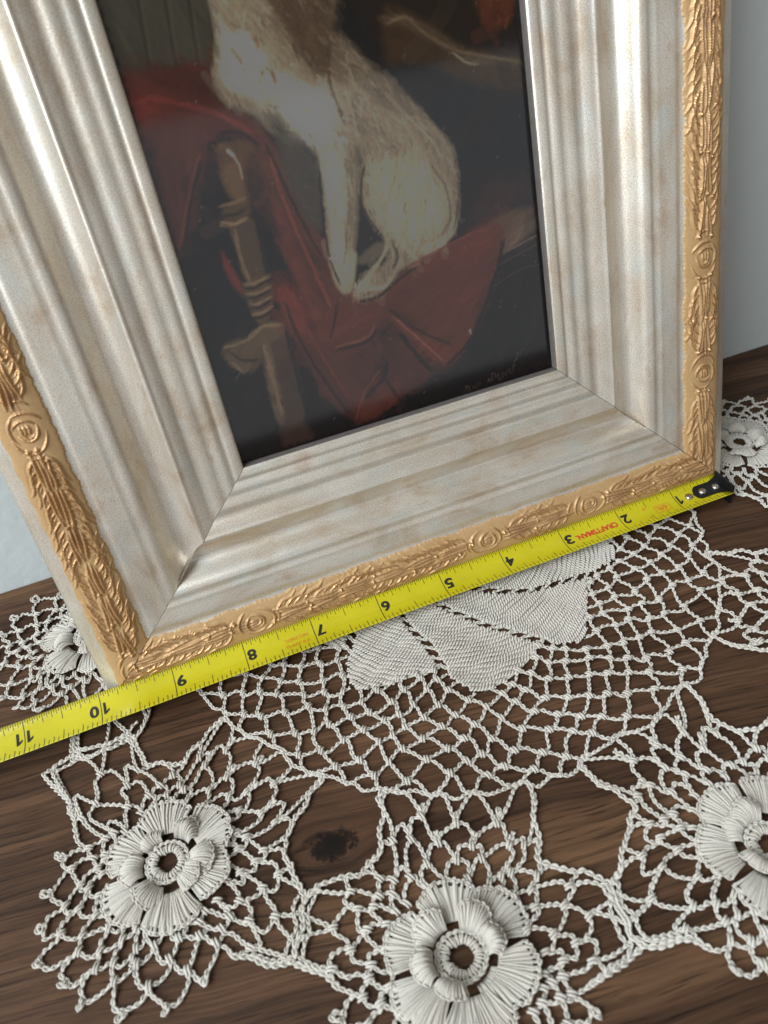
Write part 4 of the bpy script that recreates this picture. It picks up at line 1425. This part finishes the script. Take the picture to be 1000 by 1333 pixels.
# --- raised flowers
def petal_mesh(name, n, r0, r1, half0, half1, zfun, scal, thick, seed, wav=0.0):
    rg = np.random.default_rng(seed)
    mb = MB()
    tips = []
    ns = 9
    for k in range(n):
        t = -1 + 2 * k / (n - 1)
        s = np.linspace(0, 1, ns)
        L = (r1 - scal * t * t * r1) - r0
        rho = r0 + L * s * (1 + rg.normal(0, 0.02))
        a = np.radians((half0 + (half1 - half0) * s) * t + rg.normal(0, 1.0) * s + rg.uniform(0.2, 0.9) * np.sin(s * rg.uniform(2, 5) + rg.uniform(0, 6)))
        z = zfun(s, t) + rg.normal(0, 0.00016)
        x = rho
        p = np.column_stack([x * np.cos(a), x * np.sin(a), z])
        if wav: p[:, 2] += wav * np.sin(s * 3 + k)
        rad = thick * (0.8 + 0.25 * s) * rg.uniform(0.75, 1.25)
        mb.tube(p, rad, 5, ref=(-math.sin(a[0]) * 0.3, 0.3, 1.0))
        # second ply beside it
        a2 = a + np.radians((half1 / n) * 0.9 * s)
        p2 = np.column_stack([rho * np.cos(a2), rho * np.sin(a2), z - 0.00012])
        mb.tube(p2, rad * 0.8, 5, ref=(-math.sin(a[0]) * 0.3, 0.3, 1.0))
        tips.append(p[-1] + np.array([0, 0, 0.0001]))
    cord(mb, np.array(tips), a=0.00030, r=0.00030, pitch=0.0018)
    # woven ground under the threads
    vg = []
    for s in np.linspace(0.0, 0.86, 8):
        for t in np.linspace(-1, 1, 9):
            L = (r1 - scal * t * t * r1) - r0
            rho = r0 + L * s
            a = math.radians((half0 + (half1 - half0) * s) * t)
            vg.append((rho * math.cos(a), rho * math.sin(a), float(zfun(np.array([s]), t)[0]) - thick * 1.1))
    mb.add(vg, grid_quads(8, 9))
    return mb.mesh(name, MAT['cotton'])


OUTER = []
for v in range(7):
    rg2 = np.random.default_rng(100 + v)
    l, tw, ru, p0 = rg2.uniform(0, 0.0010), rg2.uniform(-0.0006, 0.0012), rg2.uniform(0.0001, 0.00035), rg2.uniform(0, 6)
    zf = lambda s, t, l=l, tw=tw, ru=ru, p0=p0: 0.0016 + 0.0010 * np.sin(PI * np.clip(s * 0.9, 0, 1)) - 0.0004 * s + l * s ** 2 + tw * t * s + ru * np.sin(5 * t + p0) * s
    OUTER.append(petal_mesh("outer_petal", 24, 0.0096, 0.0206 + rg2.uniform(-0.0006, 0.0005), 24, 28.5, zf, 0.12 + rg2.uniform(0, 0.05), 0.00026, 20 + v))
INNER = []
for v in range(18):
    rg2 = np.random.default_rng(200 + v)
    h, c_, tw, ru, p0 = rg2.uniform(0.0022, 0.0050), rg2.uniform(0.45, 1.1), rg2.uniform(-0.0012, 0.0012), rg2.uniform(0.0002, 0.0006), rg2.uniform(0, 6)
    zf = lambda s, t, h=h, c=c_, tw=tw, ru=ru, p0=p0: 0.0024 + h * np.sin(np.clip(s, 0, 1) ** 0.75 * PI * (0.5 + 0.36 * c)) * (1 - 0.5 * t * t) + tw * t * s + ru * np.sin(4 * t + p0) * s
    INNER.append(petal_mesh("inner_petal", 16, 0.0070 + rg2.uniform(-0.0004, 0.0006), 0.0128 + rg2.uniform(-0.0014, 0.0014), 22, 26, zf, 0.10 + rg2.uniform(0, 0.08), 0.00029, 40 + v))

rg_ = MB()
th = np.linspace(0, 2 * PI, 41)[:-1]
rg_.tube(np.column_stack([0.0046 * np.cos(th), 0.0046 * np.sin(th), np.full(40, 0.0018)]), 0.00075, 8, True)
for k in range(34):
    a = k * 2 * PI / 34
    t = np.linspace(-0.25, PI + 0.25, 8)
    q = np.column_stack([(0.0045 + 0.00025 * math.sin(3 * a + 1) - 0.00125 * np.cos(t)) * math.cos(a), (0.0045 + 0.00025 * math.sin(2 * a) - 0.00125 * np.cos(t)) * math.sin(a), 0.0017 + 0.0010 * np.sin(t)])
    q += RNG.normal(0, 0.00012, 3) + RNG.normal(0, 0.00004, q.shape)
    rg_.tube(q, 0.00031, 5, ref=(-math.sin(a), math.cos(a), 0))
cord(rg_, np.column_stack([0.0064 * np.cos(th), 0.0064 * np.sin(th), np.full(40, 0.0021)]), True, a=0.0003, r=0.00034, pitch=0.0019)
RING = rg_.mesh("flower", MAT['cotton'])

# --- the net round each flower
RHO0 = 0.0190
CP_D = [0, 30, 55, 66, 74, 82, 88]
CP_R = [36.5, 37.0, 35.0, 32.0, 31.5, 35.5, 44.0]


def rho_max(phi_deg, delta):
    a = abs(phi_deg)
    if a <= 88: return np.interp(a, CP_D, CP_R) / 1000
    c = R_FLOWER
    bis = lambda p: c * math.sin(delta) / math.sin(math.radians(p) - delta)
    if a <= 112: return min(bis(a), 0.056)
    s = math.sin(math.radians(a))
    ringd = lambda p: -c * math.cos(math.radians(p)) - math.sqrt(max(0, R_RING ** 2 - (c * math.sin(math.radians(p))) ** 2))
    if a >= 155: return ringd(a)
    return float(np.interp(a, [112, 116, 121, 128, 138, 147, 155], [bis(112), bis(112) - 0.004, 0.0385, 0.0345, 0.0335, 0.0385, ringd(155)]))


for i in range(10):
    A = math.radians(ANG[i])
    prev = ANG[i] - (ANG[i - 1] if i else ANG[9] - 360)
    nxt = (ANG[i + 1] if i < 9 else ANG[0] + 360) - ANG[i]
    dl = {-1: math.radians(prev / 2), 1: math.radians(nxt / 2)}
    er, et = np.array([math.cos(A), math.sin(A)]), np.array([-math.sin(A), math.cos(A)])
    RFL = R_FLOWER if i else 0.1385        # one flower is pulled in a little, by the frame's corner
    cen = er * RFL

    def loc(phi_deg, f):
        ph = math.radians(phi_deg)
        phw = (phi_deg + 180) % 360 - 180
        rm = rho_max(phw, dl[1 if phw >= 0 else -1])
        rho = RHO0 + (rm - RHO0) * f
        return cen + er * rho * math.cos(ph) + et * rho * math.sin(ph)

    mb = MB()
    n, M = 4, 23
    LEV = [0.0, 0.19, 0.40, 0.67, 1.0]
    dphi = 360.0 / M
    for k in range(n):
        off = 0.5 * (k % 2)
        pts = []
        for j in range(M):
            jt = RNG.normal(0, 0.07, 4)
            for (u, f) in ((0.0, 0.02), (0.10, 0.34), (0.26, 0.86), (0.5, 1.0), (0.74, 0.86), (0.90, 0.34)):
                ph = (j + off + u + (jt[0] if 0 < u < 1 else 0)) * dphi
                pts.append(loc(ph, LEV[k] + (LEV[k + 1] - LEV[k]) * min(1.0, f * (1 + 0.5 * jt[1]))))
                phw = (ph + 180) % 360 - 180
                # picots round the free edge
                if k == n - 1 and u == 0.5 and abs(phw) < 70:
                    tip = pts[-1]
                    d = tip - cen; d = d / np.linalg.norm(d)
                    nn = np.array([-d[1], d[0]])
                    pl = 0.0022 + 0.0010 * jt[2] * 5
                    lp = np.array([tip - nn * 0.0004, tip - nn * (0.0008 + 0.0006 * jt[3] * 5) + d * pl * 0.5, tip + d * pl + nn * 0.004 * jt[3], tip + nn * 0.0009 + d * pl * 0.45, tip + nn * 0.0004])
                    P = lay(lp, 0.0011); P[1:4, 2] += 0.0005
                    cord(mb, P)
        cord(mb, lay(np.array(pts)), closed=True)
        for j in range(M):
            ph = (j + off) * dphi
            p = lay(np.array([loc(ph, LEV[k])]))[0]
            q = loc(ph, LEV[k]) - cen
            knot(mb, p, math.atan2(q[1], q[0]) + RNG.normal(0, 0.2))
            # stout uprights (treble crochet) towards the ring
            phw = (ph + 180) % 360 - 180
            if k >= 2 and abs(phw) > 150:
                P = lay(np.array([loc(ph, LEV[k] - 0.01), loc(ph, LEV[k] + 0.5 * (LEV[k + 1] - LEV[k]))]), 0.0012)
                cord(mb, np.vstack([P[:1], P.mean(0)[None], P[1:]]), a=0.00050, r=0.00038, pitch=0.0022)
    # the cord that borders the big holes and joins to the next flower
    for sg in (-1, 1):
        phs = np.linspace(76, 156, 60) * sg
        cord(mb, lay(np.array([loc(p, 1.0) for p in phs]), 0.0011), a=0.00042, r=0.00035, pitch=0.0023)
        if True:
            phs = np.linspace(84, 112, 24) * sg
            cord(mb, lay(np.array([loc(p, 0.92) for p in phs]), 0.0011))
    link("flower_net", mb.mesh("flower_net", MAT['cotton']), doily)

    fl = link("flower", RING, doily)
    cw_ = warp(cen[None])[0]
    fl.location = (cw_[0], cw_[1], 0.0004)
    fl.rotation_euler = (0, 0, A + RNG.uniform(0, 1))
    fl.scale = (0.95 * RNG.uniform(0.93, 1.03), 0.95 * RNG.uniform(0.93, 1.03), 0.9)
    for j in range(6):
        p = link("outer_petal", OUTER[(i * 3 + j * 5) % 7], fl)
        p.rotation_euler = (0, 0, math.radians(60 * j + RNG.normal(0, 2)))
        s = 1 + RNG.normal(0, 0.02)
        p.scale = (s, s, 1)
    for j in range(6):
        p = link("inner_petal", INNER[(i * 7 + j * 5) % 18], fl)
        p.rotation_euler = (RNG.normal(0, 0.12), RNG.normal(0, 0.10), math.radians(60 * j + 30 + RNG.normal(0, 9)))
        s = 1 + RNG.normal(0, 0.04)
        p.scale = (s, s * RNG.uniform(0.85, 1.08), 1 + RNG.normal(0, 0.2))
